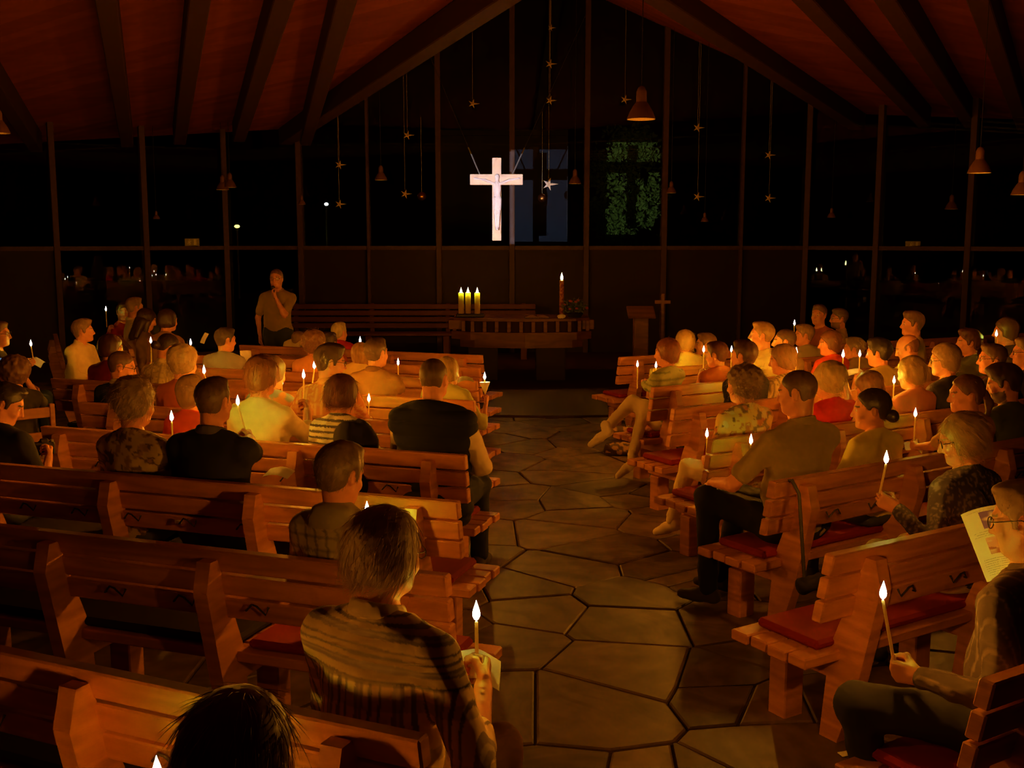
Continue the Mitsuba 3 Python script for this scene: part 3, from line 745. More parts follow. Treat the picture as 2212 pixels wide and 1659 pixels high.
    for H_, K, A, sg in lp: legprims += [Cap(H_, K, 0.085 * s * w ** 0.5, 0.060 * s, 0.03), Cap(K, A, 0.058 * s, 0.042 * s, 0.03)]
    # the body, one continuous surface: everything under the clothes a little thinner, head and hands finely meshed
    hb = (0.026, 0.020, 0.016)[det]; hh = (0.0105, 0.0080, 0.0056)[det]
    inner = grow([Cap(p.a, p.b, p.ra, p.rb, p.k) if isinstance(p, Cap) else Ell(p.c, p.r, p.R, p.k) for p in torso], -0.014) + grow(legprims, -0.012)
    hpr = [p.moved(Rh, hc, hs) for p in head_prims(fem)]
    nk = [Cap(hc + Rh @ V(0, -0.030, -0.05) * hs, neck0, 0.053 * s * (1 - 0.1 * fem), 0.060 * s, 0.03), Cap(neck0, tp(0, -0.01, 0.40), 0.06 * s, 0.07 * s, 0.03)]
    for side in 'RL':
        S, el, Wc = arms[side]
        inner += [Cap(S, el, 0.046 * s, 0.040 * s, 0.02), Cap(el, Wc, 0.040 * s, 0.027 * s, 0.015)]
    pieces = [mesh_of(inner + nk, hb), mesh_of(hpr + nk[:1], hh)]
    for side in 'RL':
        Wc, B, curl = wrists[side]
        sg = 1 if side == 'R' else -1
        Hs = hand_prims(curl)
        hd = 0.0042 if detail_hands else (0.012, 0.0095, 0.0075)[det]
        v, f = mesh_of(Hs, hd)
        v = v @ (B * s).T + Wc
        if np.linalg.det(B) < 0: f = f[:, ::-1]
        pieces.append((v, f))
    v, f = join(pieces)
    q = (v - hc) @ Rh / hs
    col = np.tile(SKIN * skin, (len(v), 1)) * (0.94 + 0.12 * meshkit.noise(v * 40, seed)[:, None])
    lips = (np.abs(q[:, 0]) < 0.022) & (q[:, 1] > 0.080) & (np.abs(q[:, 2] + 0.069) < 0.009); col[lips] *= [0.85, 0.6, 0.6]
    for sg in (-1, 1):
        ey_ = ((q[:, 0] - sg * 0.033) / 0.0125) ** 2 + ((q[:, 2] - 0.001) / 0.008) ** 2; mask = (ey_ < 1) & (q[:, 1] > 0.082)
        col[mask] = [0.75, 0.70, 0.65]
        iris = ((q[:, 0] - sg * 0.033) ** 2 + (q[:, 2] - 0.001) ** 2 < 0.0056 ** 2) & (q[:, 1] > 0.084); col[iris] = [0.05, 0.03, 0.02]
        brow = (np.abs(q[:, 0] - sg * 0.034) < 0.019) & (np.abs(q[:, 2] - 0.024 + 0.15 * abs(0) ) < 0.0045) & (q[:, 1] > 0.06); col[brow] = np.asarray(hair[1]) * 0.8 + 0.02
    if beard:
        bd = (q[:, 1] > 0.0) & (q[:, 2] < -0.042) & (q[:, 2] > -0.125) & ~lips & (np.abs(q[:, 0]) < 0.08) & ~((np.abs(q[:, 0]) < 0.02) & (q[:, 2] > -0.055))
        col[bd & (np.abs(q).max(1) < 0.14)] = beard
    put = lambda a: a @ Rb.T + hip
    scene[k] = mikit.ply((put(v), f), 'skin', smooth=True, color=col)
    # hair
    style, hcol = hair
    hv, hf = hair_mesh(style, hh * 1.05, seed)
    hn = meshkit.noise(hv * [70, 70, 18], seed)[:, None]
    hc_ = np.asarray(hcol) * 0.66 * (0.72 + 0.56 * hn)
    hw = put(hv @ Rh.T * hs + hc)
    part(k, 'hair', mikit.ply((hw, hf), 'hair_mesh', smooth=True, color=np.clip(hc_, 0, 1)))
    if hairs:
        wild, ln = {'curly': (0.9, 0.04), 'fluffy': (0.45, 0.045), 'bob': (0.16, 0.06), 'mid': (0.25, 0.045), 'long': (0.15, 0.08), 'crop': (0.3, 0.008), 'short': (0.3, 0.014), 'thick': (0.3, 0.018)}.get(style, (0.25, 0.02))
        kk = f'{k}__hair__strands'
        scene[kk] = strands(k, hw, hf, hairs, hcol, style, Rb @ Rh, seed, count=int(hairs * 0.6), length=ln, wild=wild)
        labels[kk] = {'kind': 'stuff'}
    # clothes
    sh = grow([type(p)(p.a, p.b, p.ra, p.rb, p.k) if isinstance(p, Cap) else Ell(p.c, p.r, p.R, p.k) for p in torso], 0.010 * s)
    for side in 'RL':
        S, el, Wc = arms[side]
        if sleeve == 'none': sh.append(Cap(S, S + (el - S) * 0.08, 0.052 * s, 0.05 * s, 0.03)); continue
        sh.append(Cap(S, el if sleeve != 'short' else S + (el - S) * 0.72, 0.062 * s, (0.052 if sleeve != 'short' else 0.058) * s, 0.035))
        if sleeve == 'long': sh.append(Cap(el, el + (Wc - el) * 0.93, 0.053 * s, 0.038 * s, 0.02))
        if sleeve == 'half': sh.append(Cap(el, el + (Wc - el) * 0.35, 0.052 * s, 0.047 * s, 0.02))
    sh.append(Cap(neckb - tp(0, 0, 0.03), neckb - tp(0, 0, 0.012), 0.060 * s, 0.055 * s, 0.02))
    if hood: sh += [Ell(tp(0, -0.085, 0.50), V(0.105, 0.05, 0.055) * s, Tm @ rotx(0.5), 0.03), Ell(tp(0, -0.07, 0.545), V(0.095, 0.045, 0.03) * s, Tm, 0.02)]
    hcl = fine or (0.024, 0.017, 0.010)[det]
    axz, axo = Tm[:, 2], None
    def openneck(f, x, y, z):
        # the neckline: nothing above a plane that dips towards the front
        o = tp(0, -0.02, 0.548 if not hood else 0.585); nn = unit(Tm @ V(0, 0.42, 1.0))
        g = (x - o[0]) * nn[0] + (y - o[1]) * nn[1] + (z - o[2]) * nn[2]
        return np.maximum(f, np.broadcast_to(g, f.shape))
    v, f = nets(*field(sh, hcl, openneck)); v = relax(v, f, 1)
    n = vnormals(v, f)
    u = v @ Tm / s
    lowz = np.clip((0.46 - u[:, 2]) / 0.46, 0, 1)
    fold = (meshkit.noise(u * [26, 26, 6], seed) - 0.5) * 0.013 + (meshkit.noise(u * [14, 14, 22] + 9, seed) - 0.5) * 0.010 + (meshkit.noise((u + u[:, [2, 0, 1]] * 0.8) * 42, seed) - 0.5) * 0.004
    v = v + n * (fold * (0.35 + 0.8 * lowz))[:, None]
    # sleeves carry their own pattern direction
    pat = top if callable(top) else pat_plain(top)
    tcol = np.clip(pat(v, u), 0, 1)
    if arms_col is not None:
        for side in 'RL':
            S, el, Wc = arms[side]
            dd = np.minimum(Cap(S + (el - S) * 0.2, el, 0.06, 0.055).d(*v.T), Cap(el, Wc, 0.055, 0.05).d(*v.T)); tcol[dd < 0.012] = arms_col
    part(k, 'shirt', mikit.ply((put(v), f), 'cloth', smooth=True, color=tcol))
    if collar:
        rr = []
        for a in np.linspace(-2.5, 2.5, 15):
            rr.append(tp(math.sin(a) * 0.066, -0.016 - math.cos(a) * 0.062, 0.535 + 0.018 * math.cos(a)))
        cm = mesh_of([Cap(a + tp(0, 0, 0.012), b + tp(0, 0, 0.012), 0.009, 0.009, 0.01) for a, b in zip(rr[:-1], rr[1:])] + [Cap(a - tp(0, 0, 0.012), b - tp(0, 0, 0.012), 0.011, 0.011, 0.02) for a, b in zip(rr[:-1], rr[1:])], 0.008 if det else 0.012)
        cc = collar if not isinstance(collar, bool) else tcol.mean(0)
        part(k, 'collar', mikit.ply((put(cm[0]), cm[1]), 'cloth', smooth=True, color=np.tile(np.asarray(cc, float), (len(cm[0]), 1))))
    if vest is not None:
        vp = grow([type(p)(p.a, p.b, p.ra, p.rb, p.k) if isinstance(p, Cap) else Ell(p.c, p.r, p.R, p.k) for p in torso], 0.034 * s) + [Ell(tp(0, -0.05, 0.515), V(0.10, 0.07, 0.05) * s, Tm, 0.04), Ell(tp(0, -0.01, -0.06), V(0.20 * w, 0.15, 0.13) * s, Tm, 0.05)]
        v, f = nets(*field(vp, hcl, openneck)); n = vnormals(v, f); u = v @ Tm / s
        v = v + n * (0.013 * np.abs(np.sin(u[:, 2] * math.pi / 0.075)) ** 0.6 - 0.006)[:, None]
        part(k, 'vest', mikit.ply((put(v), f), 'cloth', smooth=True, color=np.tile(np.asarray(vest, float), (len(v), 1))), 'dark quilted vest')
    tr = grow(legprims, 0.010) + [Ell(tp(0, 0.0, -0.01), V(0.178 * w, 0.130, 0.105) * s, Tm, 0.06)]
    v, f = nets(*field(tr, (0.034, 0.026, 0.018)[det])); v = relax(v, f, 1); n = vnormals(v, f)
    v = v + n * ((meshkit.noise(v * 16, seed) - 0.5) * 0.014)[:, None]
    part(k, 'trousers', mikit.ply((put(v), f), 'cloth', smooth=True, color=np.tile(np.asarray(trousers, float), (len(v), 1))))
    for H_, K, A, sg in lp:
        fw = V(0, 1, 0)
        if leg.get('R' if sg > 0 else 'L') is not None:
            fw = unit(V((K - H_)[0], (K - H_)[1], -0.15)) if A[2] > -hz + 0.14 else unit(V((K - H_)[0], (K - H_)[1], 0))
        b0 = A + V(0, 0, -0.045)
        pr = [Cap(b0 - fw * 0.035, b0 + fw * 0.06, 0.037, 0.038, 0.02), Cap(b0 + fw * 0.06 - V(0, 0, 0.004), b0 + fw * 0.155 - V(0, 0, 0.010), 0.040, 0.028, 0.02), Cap(b0 - fw * 0.03, A + V(0, 0, 0.03), 0.036, 0.044, 0.02)]
        v, f = mesh_of(pr, (0.024, 0.018, 0.014)[det])
        part(k, 'shoe', mikit.ply((put(v), f), 'cloth', smooth=True, color=np.tile(np.asarray(shoe, float), (len(v), 1))))
    if glasses:
        ms = []
        for sg in (-1, 1):
            a = np.linspace(0, 2 * np.pi, 17)
            ms.append(tube(np.stack([sg * 0.034 + 0.023 * np.cos(a), 0.101 - 0.12 * np.abs(np.cos(a) * 0.023 + 0.01), 0.0 + 0.018 * np.sin(a)], 1), 0.0017, 6))
            ms.append(tube([(sg * 0.056, 0.094, 0.006), (sg * 0.074, 0.07, 0.008), (sg * 0.083, -0.01, 0.012), (sg * 0.082, -0.03, 0.0)], 0.0017, 6))
        ms.append(tube([(-0.012, 0.103, 0.004), (0, 0.108, 0.007), (0.012, 0.103, 0.004)], 0.0017, 6))
        g = cat(ms); g.vertices = put(g.vertices @ Rh.T * hs * 1.0 + hc)
        part(k, 'glasses', mikit.ply(g, 'black_iron', smooth=True), 'dark-framed glasses')
    info = dict(key=k, hip=hip, s=s, Rb=Rb, Rh=Rh, head=head, tp=lambda *a: put(tp(*a)), put=put, wrists={q: put(wrists[q][0]) for q in wrists}, lean=math.degrees(math.atan2(spine[1], spine[2])))
    PEOPLE.append(info)
    return info

# ------------------------------------------------------------------ candles
def flame_mesh(f=1.0):
    return lathe([(a * f, b * f) for a, b in [(0.0008, -0.003), (0.0055, 0.001), (0.0082, 0.007), (0.0086, 0.013), (0.0072, 0.020), (0.0048, 0.028), (0.0022, 0.036), (0.0004, 0.042)]], 12)
def axes_for(axis):
    z = unit(axis); x = unit(np.cross(V(0, 1, 0.01), z)); return x, np.cross(z, x), z
def add_flame(k, F, f=1.0, power=1.0, weight=1.0):
    m = flame_mesh(f); m.apply_translation(F)
    part(k, 'flame', mikit.ply(m, 'flame_glow', smooth=True, emitter={'type': 'area', 'radiance': rgb(FLAME_L * power), 'sampling_weight': float(weight)}), 'bright flame')
CANDLES = []
def candle(label, F, axis=(0, 0, 1), length=0.2, r=0.0055, guard=None, power=1.0, flame=1.35, group='hand-held taper candles', wax='wax', name='candle', well=0.0):
    """A lit candle whose wax ends at F; guard: 'sheet' (folded paper), 'cone' or 'disc' round the stick."""
    k = thing(name, label, 'candle', group)
    F = np.asarray(F, float); x, y, z = axes_for(axis)
    M = frame(F, x, y, z)
    part(k, 'wax_stick', mikit.ply(xf(lathe([(0.0005, -length), (r, -length), (r * 0.96, -length * 0.5), (r * 0.92, -0.004), (r * 0.6, 0.0), (0.0005, -0.0015)] if not well else [(0.0005, -length), (r * 0.97, -length), (r, -length + 0.01), (r, -0.003), (r * 0.95, 0.0), (r * 0.85, -0.002), (r * 0.72, -well), (0.0005, -well - 0.003)], 24 if well else 14), M), wax, smooth=40))
    F = F - z * well
    part(k, 'wick', mikit.ply(tube([F - z * 0.002, F + V(0, 0, 0.006), F + V(0.001, 0, 0.011)], 0.0009, 5), 'black_iron'))
    d = np.linalg.norm(F - CAM)
    dist_w = 1.6 if d < 5 else (1.0 if d < 9 else (0.6 if d < 14 else 0.35))
    add_flame(k, F + V(0, 0, 0.006), flame, power, weight=dist_w)
    if guard:
        g = np.linspace(-1, 1, 9)
        if guard[0] == 'cone':
            m = lathe([(0.008, -0.012), (0.030, 0.045), (0.043, 0.075)], 16); o = -guard[1]
            m = xf(m, frame(F + z * o, x, y, z))
        else:
            w, h = (guard[2], guard[3]) if len(guard) > 2 else (0.09, 0.06)
            uu, vv = np.meshgrid(g, g)
            zz = -0.45 * np.abs(uu) ** 1.3 * w + 0.01 * np.sin(vv * 3 + uu)
            vtx = np.stack([uu.ravel() * w, vv.ravel() * h, zz.ravel()], 1)
            f = [[i * 9 + j, i * 9 + j + 1, i * 9 + j + 10] for i in range(8) for j in range(8)] + [[i * 9 + j, i * 9 + j + 10, i * 9 + j + 9] for i in range(8) for j in range(8)]
            m = trimesh.Trimesh(vtx, f, process=False)
            m = xf(m, frame(F - z * guard[1], *axes_for((0.1, -0.35, 1.0))))
        part(k, 'paper_guard', mikit.ply(m, 'paper', smooth=True), 'white paper drip guard')
    CANDLES.append((k, F))
    return k
def flat_paper(label, o, u, v, curl=0.02, mat='paper', name='song_sheet'):
    """A sheet of paper with its corner at o, edges u and v, bent a little along u."""
    k = thing(name, label, 'paper', 'song sheets')
    n = np.cross(unit(u), unit(v)); g = np.linspace(0, 1, 9)
    uu, vv = np.meshgrid(g, g)
    P = np.asarray(o) + uu.ravel()[:, None] * u + vv.ravel()[:, None] * v + n * (curl * np.sin(uu.ravel() * math.pi))[:, None]
    f = [[i * 9 + j, i * 9 + j + 1, i * 9 + j + 10] for i in range(8) for j in range(8)] + [[i * 9 + j, i * 9 + j + 10, i * 9 + j + 9] for i in range(8) for j in range(8)]
    scene[k] = mikit.ply((P, np.array(f)), mat, smooth=True, uv=np.stack([uu.ravel(), 1 - vv.ravel()], 1))
    return k

# ------------------------------------------------------------------ crucifix, its two spotlights and what they light outside
CY = 16.0
cx0, cz0 = at_y(1073, 388, CY)[0], at_y(1072, 388, CY)[2]
def px_w(n, y): return n * y / FOCAL
k = thing('crucifix', 'white wooden crucifix hanging brightly lit above the altar', 'crucifix')
top, bot = at_y(1072, 341, CY), at_y(1076, 520, CY)
part(k, 'upright', mikit.ply(xf(box(0.135, 0.07, top[2] - bot[2], (0, 0.0, (top[2] + bot[2]) / 2), cham=0.006), frame([cx0, CY, 0], [1, 0, 0], [0, 1, 0])), 'cross_wood'))
part(k, 'crossbar', mikit.ply(box(px_w(112, CY), 0.072, 0.155, (cx0 - 0.005, CY - 0.002, cz0), cham=0.006), 'cross_wood'))
cs = 0.95
fig = [Ell((0, 0, 0.045), (0.036, 0.036, 0.050)), Cap((0, 0, 0.0), (0, 0, -0.05), 0.022, 0.03), Ell((0, 0.0, -0.13), (0.062, 0.038, 0.105), k=0.03), Ell((0, 0, -0.25), (0.052, 0.036, 0.07), k=0.03), Cap((-0.06, 0, -0.055), (-0.19, 0.005, 0.0), 0.022, 0.018), Cap((-0.19, 0.005, 0.0), (-0.33, 0.012, 0.022), 0.018, 0.013), Cap((0.06, 0, -0.055), (0.19, 0.005, 0.0), 0.022, 0.018), Cap((0.19, 0.005, 0), (0.33, 0.012, 0.022), 0.018, 0.013), Ell((-0.345, 0.014, 0.024), (0.022, 0.01, 0.014)), Ell((0.345, 0.014, 0.024), (0.022, 0.01, 0.014)),
       Cap((-0.027, 0, -0.30), (-0.022, -0.025, -0.50), 0.034, 0.026), Cap((0.027, 0, -0.30), (0.024, -0.025, -0.50), 0.034, 0.026), Cap((-0.022, -0.025, -0.50), (-0.016, 0.0, -0.70), 0.026, 0.018), Cap((0.024, -0.025, -0.50), (0.016, 0.0, -0.70), 0.026, 0.018), Cap((-0.014, 0, -0.70), (-0.012, -0.03, -0.76), 0.018, 0.012), Cap((0.014, 0, -0.70), (0.012, -0.03, -0.76), 0.018, 0.012)]
fo = V(cx0 + 0.005, CY - 0.075, cz0 - 0.01)
v, f = mesh_of(fig, 0.008)
part(k, 'figure', mikit.ply((v * cs + fo, f), 'figure_white', smooth=True), 'carved pale figure of Christ with outstretched arms')
v, f = mesh_of([Ell((0, 0, -0.285), (0.062, 0.042, 0.06), k=0.02), Cap((-0.03, -0.005, -0.30), (-0.03, -0.02, -0.44), 0.042, 0.036), Cap((0.03, -0.005, -0.30), (0.03, -0.02, -0.44), 0.042, 0.036)], 0.008)
part(k, 'loincloth', mikit.ply((v * cs + fo, f), 'figure_white', smooth=True))
part(k, 'foot_block', mikit.ply(box(0.10, 0.06, 0.05, (fo[0], CY - 0.05, fo[2] - 0.76)), 'cross_wood'))
for (xa, xb, yb) in ((1036, 1004, 300), (1107, 1142, 300)):
    a = at_y(xa, 376, CY); b = at_y(xb, yb, CY)
    dd = unit(b - a); zc = 5.9 if xa < 1073 else 5.8
    part(k, 'rod_lit_part', mikit.ply(tube([a - dd * 0.01, a + dd * 0.42], 0.011, 6), 'steel'))  # lower end thick and bright: the beam light put into its material
    part(k, 'rod_unlit_part', mikit.ply(tube([a + dd * 0.40, a + dd * ((5.25 - a[2]) / dd[2])], 0.004, 5), 'black_iron'))  # rest of the same hanger, thin and black to look unlit
SPOTS = [(V(-2.0, 0.0, 1.83), 'profile spotlight on a tripod stand, aimed at the crucifix, nearer the aisle'), (V(-4.3, 0.0, 1.67), 'profile spotlight on a tripod stand, aimed at the crucifix, farther from the aisle')]
for si_, (S, lab) in enumerate(SPOTS):
    k = thing('spotlight', lab, 'spotlight', 'spotlights behind the pews')
    # beam edges just outside the crucifix
    xl, xr = at_y(1006, 388, CY)[0], at_y(1137, 388, CY)[0]
    zt, zb_ = at_y(1072, 331, CY)[2], at_y(1072, 534, CY)[2]
    C = V((xl + xr) / 2, CY, (zt + zb_) / 2)
    d = unit(C - S); ex = unit(np.cross(d, V(0, 0, 1))); eu = np.cross(ex, d)
    L = 0.30
    def on_gate(p): q = p - S; q = q / (q @ d) * L; return q @ ex, q @ eu
    g = [on_gate(V(x, CY, z)) for x, z in ((xl, zb_), (xr, zb_), (xr, zt), (xl, zt))]
    hole = Polygon(g)
    plate = sbox(-0.09, -0.09, 0.09, 0.09).difference(hole)
    m = prism(plate, L, L + 0.004)
    body = lathe([(0.10, -0.16), (0.10, L + 0.02)], 20)
    back = lathe([(0.001, -0.16), (0.10, -0.16)], 20)
    Mx = frame(S, ex, eu, -d)
    def tow(mm): q = mm.copy(); q.vertices = q.vertices * [1, 1, -1]; q.invert(); return xf(q, Mx)
    part(k, 'gate', mikit.ply(tow(m), 'black_iron'))
    part(k, 'housing', mikit.ply(tow(cat([body, back])), 'black_iron', smooth=40))
    part(k, 'yoke', mikit.ply(tube([S + ex * 0.11, S + ex * 0.12 - V(0, 0, 0.16), S - ex * 0.12 - V(0, 0, 0.16), S - ex * 0.11], 0.010, 6), 'black_iron'))
    part(k, 'pole', mikit.ply(tube([S - V(0, 0, 0.16), V(S[0], S[1], 0.25)], 0.016, 10), 'black_iron'))
    for a in (0.3, 2.4, 4.5):
        part(k, 'leg', mikit.ply(tube([V(S[0], S[1], 0.75), V(S[0] + math.cos(a) * 0.42, S[1] + math.sin(a) * 0.42, 0.012)], 0.011, 8), 'black_iron'))
    kk = child(k, 'lamp')
    scene[kk] = {'type': 'spot', 'to_world': T().look_at(origin=S.tolist(), target=C.tolist(), up=[0, 0, 1]), 'intensity': rgb(np.array([0.50, 0.68, 1.0]) * SPOT_I if si_ == 0 else np.array([1.0, 0.84, 0.74]) * SPOT_I), 'cutoff_angle': 9.0, 'beam_width': 8.0, 'sampling_weight': 1.5}
# outside: a pale wall, a tree, the ground
structure('ground', mikit.ply(box(90, 40, 0.2, (0, 40.2, -0.4)), 'earth'), 'dark ground outside the church windows')
k = thing('annex_wall', 'pale rendered wall of an annex outside the window, with the shadow of the cross', 'wall')
part(k, 'rendered_face', mikit.ply(box(2.9, 0.35, 4.6, (-0.21, 24.2, 2.0), cham=0.01), 'stone_wall'))
part(k, 'coping', mikit.ply(box(2.9, 0.45, 0.12, (-0.21, 24.2, 4.36), cham=0.01), 'stone_wall'))
k = thing('tree', 'green leafy tree outside the window, lit, with the shadow of the cross', 'tree')
rt = np.random.RandomState(3)
tc = at_y(1358, 420, 30.0)
part(k, 'trunk', mikit.ply(tube([V(tc[0], 30.8, -0.3), V(tc[0] + 0.05, 30.8, 2.0), V(tc[0] - 0.05, 30.9, 4.5)], [0.16, 0.13, 0.05], 10), 'earth', smooth=True))
n = 7000
q = rt.normal(0, 1, (n, 3)); q /= np.linalg.norm(q, axis=1, keepdims=True)
q = q * (rt.uniform(0.55, 1.0, (n, 1)))
P = q * [1.25, 0.8, 2.0]
nz = meshkit.fbm(P * 1.6, 3, 4)
P = P[nz > 0.44] + [tc[0], 30.4, tc[2] + 0.1]
sz = rt.uniform(0.05, 0.10, (len(P), 1))
a = rt.normal(0, 1, P.shape); a /= np.linalg.norm(a, axis=1, keepdims=True)
b = np.cross(a, rt.normal(0, 1, P.shape)); b /= np.linalg.norm(b, axis=1, keepdims=True)
vt = np.stack([P - a * sz, P + b * sz * 0.5, P + a * sz, P - b * sz * 0.5], 1).reshape(-1, 3)
ft = (np.arange(len(P))[:, None, None] * 4 + np.array([[0, 1, 2], [0, 2, 3]])).reshape(-1, 3)
part(k, 'leaves', mikit.ply((vt, ft), 'leaf'), stuff=True)
for px, py, y, lab, c, pw in ((705, 441, 45, 'small white street lamp on a pole far outside the left windows', (0.75, 0.9, 1.0), 6.0), (512, 489, 42, 'small yellow street lamp on a pole far outside the left windows', (1.0, 0.85, 0.15), 3.0)):
    k = thing('street_lamp', lab, 'street lamp')
    p = at_y(px, py, y)
    part(k, 'pole', mikit.ply(tube([V(p[0], y, -0.35), V(p[0], y, p[2] - 0.06)], 0.05, 8), 'steel'))
    m = trimesh.creation.icosphere(2, 0.085); m.vertices *= [1.3 if pw < 4 else 1.0, 1, 0.8]; m.apply_translation(p)
    part(k, 'lantern', mikit.ply(m, 'flame_glow', smooth=True, emitter={'type': 'area', 'radiance': rgb(np.array(c) * pw), 'sampling_weight': 0.02}))

# ------------------------------------------------------------------ straw stars hanging before the glass
def star(px, py, y, r, lab, rot=0.0, mat='straw'):
    k = thing('star', lab, 'star', 'straw stars in the windows')
    c = at_y(px, py, y)
    ms = []
    for i in range(5):
        a = rot + i * 2 * math.pi / 5 + 0.3
        rr = r * (1.5 if i == 1 else 1.0)
        t = V(math.sin(a), 0, math.cos(a)); s_ = V(math.cos(a), 0, -math.sin(a))
        pts = np.array([t * rr, s_ * r * 0.20 + t * r * 0.24, -s_ * r * 0.20 + t * r * 0.24, V(0, 0.012, 0), V(0, -0.012, 0), V(0, -0.02, 0) + t * r * 0.1, V(0, 0.02, 0) + t * r * 0.1])
        ms.append(trimesh.convex.convex_hull(pts + c))
    part(k, 'rays', mikit.ply(cat(ms), mat))
    part(k, 'thread', mikit.ply(tube([c + V(0, 0, r * 0.4), V(c[0], y, max(roof_z(c[0], y) - 0.02, c[2] + 0.3))], 0.0016, 4), 'straw'))
    return k
star(1185, 398, 18.8, 0.12, 'hanging star lit bright white by the spotlight beside the crucifix', mat='white_paper')
for px, py, lab in ((1021, 224, 'upper left'), (1188, 217, 'upper middle'), (1350, 215, 'upper right'), (1188, 138, 'second highest in the middle bay'), (1190, 60, 'highest in the middle bay'), (1507, 276, 'right of the largest pendant lamp'), (1507, 425, 'below another star, right of the tree'), (1661, 335, 'upper one far right of the tree'), (1661, 428, 'lower one far right of the tree'),
                    (875, 419, 'lower one left of the crucifix'), (880, 292, 'upper one left of the crucifix'), (733, 356, 'upper one near the left street lamp'), (733, 441, 'lower one near the left street lamp')):
    star(px, py, 18.75, 0.085 if py > 100 else 0.06, f'dim straw star hanging in the front window, {lab}')

# ------------------------------------------------------------------ pendant lamps
def pendant(px, py, y, dia, lab):
    k = thing('pendant_lamp', lab, 'pendant lamp', 'unlit bell-shaped pendant lamps')
    c = at_y(px, py, y); R = dia / 2
    sh = lathe([(R, 0), (R * 0.985, R * 0.10), (R * 0.80, R * 0.55), (R * 0.56, R * 0.95), (R * 0.40, R * 1.15), (R * 0.38, R * 1.2)], 28)
    inn = lathe([(R * 0.97, 0.001), (R * 0.78, R * 0.53), (R * 0.54, R * 0.93), (R * 0.02, R * 1.12)], 28)
    part(k, 'shade', mikit.ply(xf(sh, frame(c, [1, 0, 0], [0, 1, 0])), 'lamp_metal', smooth=40))
    part(k, 'reflector', mikit.ply(xf(inn, frame(c, [1, 0, 0], [0, 1, 0])), 'lamp_inner', smooth=True))
    part(k, 'socket', mikit.ply(xf(lathe([(R * 0.001, R * 1.19), (R * 0.38, R * 1.19), (R * 0.36, R * 1.9), (R * 0.22, R * 2.2), (0.004, R * 2.3)], 20), frame(c, [1, 0, 0], [0, 1, 0])), 'lamp_metal', smooth=40))
    part(k, 'bulb', mikit.ply(xf(trimesh.creation.icosphere(2, R * 0.36), frame(c + V(0, 0, R * 0.42), [1, 0, 0], [0, 1, 0])), 'wax', smooth=True))
    zt = zl(c[0], y) if c[0] < 0.6 else zr(c[0], y)
    if y > APEX[1]: zt = max(zt, roof_z(c[0], 19.0) * (y - APEX[1]) / 9.4 + APEX[2] * (1 - (y - APEX[1]) / 9.4) if abs(c[0] - 0.7) < (y - APEX[1]) * 0.45 else zt)
    part(k, 'cord', mikit.ply(tube([c + V(0, 0, R * 2.2), V(c[0], y, zt)], 0.0035, 5), 'black_iron'))
for px, py, w, lab in ((1385, 258, 60, 'largest pendant lamp, hanging right of the crucifix'), (2115, 374, 48, 'large pendant lamp hanging at the right side'), (2055, 452, 26, 'small pendant lamp left of the large one at the right side'), (2207, 421, 44, 'pendant lamp cut by the right picture edge'), (823, 389, 25, 'pendant lamp left of the crucifix'),
                       (1242, 397, 25, 'pendant lamp just right of the lit star'), (1450, 417, 22, 'pendant lamp right of the tree window'), (497, 405, 26, 'pendant lamp before a left mullion, right one of two'), (481, 410, 23, 'pendant lamp before a left mullion, left one of two'), (-2, 288, 46, 'pendant lamp cut by the left picture edge'), (1522, 479, 17, 'small pendant lamp low at right of the tree window'), (1796, 470, 18, 'small pendant lamp low at the right, alone between two mullions'), (652, 442, 17, 'small pendant lamp before the mullion left of the street lamp'), (338, 473, 15, 'tiny pendant lamp low at the left')):
    y = min(0.215 * FOCAL / w, 18.3)
    pendant(px, py, y if px > 0 else 11.0, 0.215 if w > 22 else w * y / FOCAL, lab)  # the smallest lamps are added shapes standing in for reflections in the glass
# balls added at orange spots in the window, and emergency signs
for px, py, lab in ((911, 424, 'left'), (1171, 428, 'right')):
    k = thing('brass_ball', f'small shiny brass ball hanging in the front window, {lab} of the crucifix', 'ball')
    c = at_y(px, py, 18.6)
    m = trimesh.creation.icosphere(3, 0.075); m.apply_translation(c)
    part(k, 'ball', mikit.ply(m, 'brass', smooth=True))
    part(k, 'thread', mikit.ply(tube([c + V(0, 0, 0.07), V(c[0], 18.6, roof_z(c[0], 18.6) - 0.02)], 0.002, 4), 'straw'))
for px, py, y, lab in ((415, 523, 18.2, 'dim unlit emergency exit sign above the left glass doors'), (1972, 529, 17.9, 'dim unlit emergency exit sign above the right glass doors')):
    k = thing('exit_sign', lab, 'exit sign')
    c = at_y(px, py, y)
    part(k, 'plate', mikit.ply(box(0.24, 0.05, 0.125, tuple(c), cham=0.005), 'sign_green'))
    def pic(pts, t=0.004): return prism([(a * 0.012, b * 0.012) for a, b in pts], 0, t)
    run = [pic([(-5.2, 1.2), (-4.4, 2.2), (-2.2, 0.8), (-1.0, 2.0), (-0.2, 1.3), (-2.0, -0.4), (-1.2, -1.8), (-2.6, -3.8), (-3.4, -3.4), (-2.6, -1.8), (-3.6, -1.2), (-5.6, -2.6), (-6.2, -1.8), (-4.2, -0.2)]), pic([(-3.6, 3.0), (-2.8, 3.8), (-2.0, 3.0), (-2.8, 2.2)]), pic([(3.0, -4.0), (6.5, -4.0), (6.5, 4.0), (3.0, 4.0)])]
    m = cat(run)
    part(k, 'pictogram', mikit.ply(xf(m, frame(c + V(0, -0.024, 0), [1, 0, 0], [0, 0, 1], [0, -1, 0])), 'sign_light'), 'pale running figure and door')
    part(k, 'bracket', mikit.ply(tube([c + V(0, 0.02, -0.06), V(c[0], y + 0.3, TRZ + 0.03)], 0.008, 5), 'black_iron'))

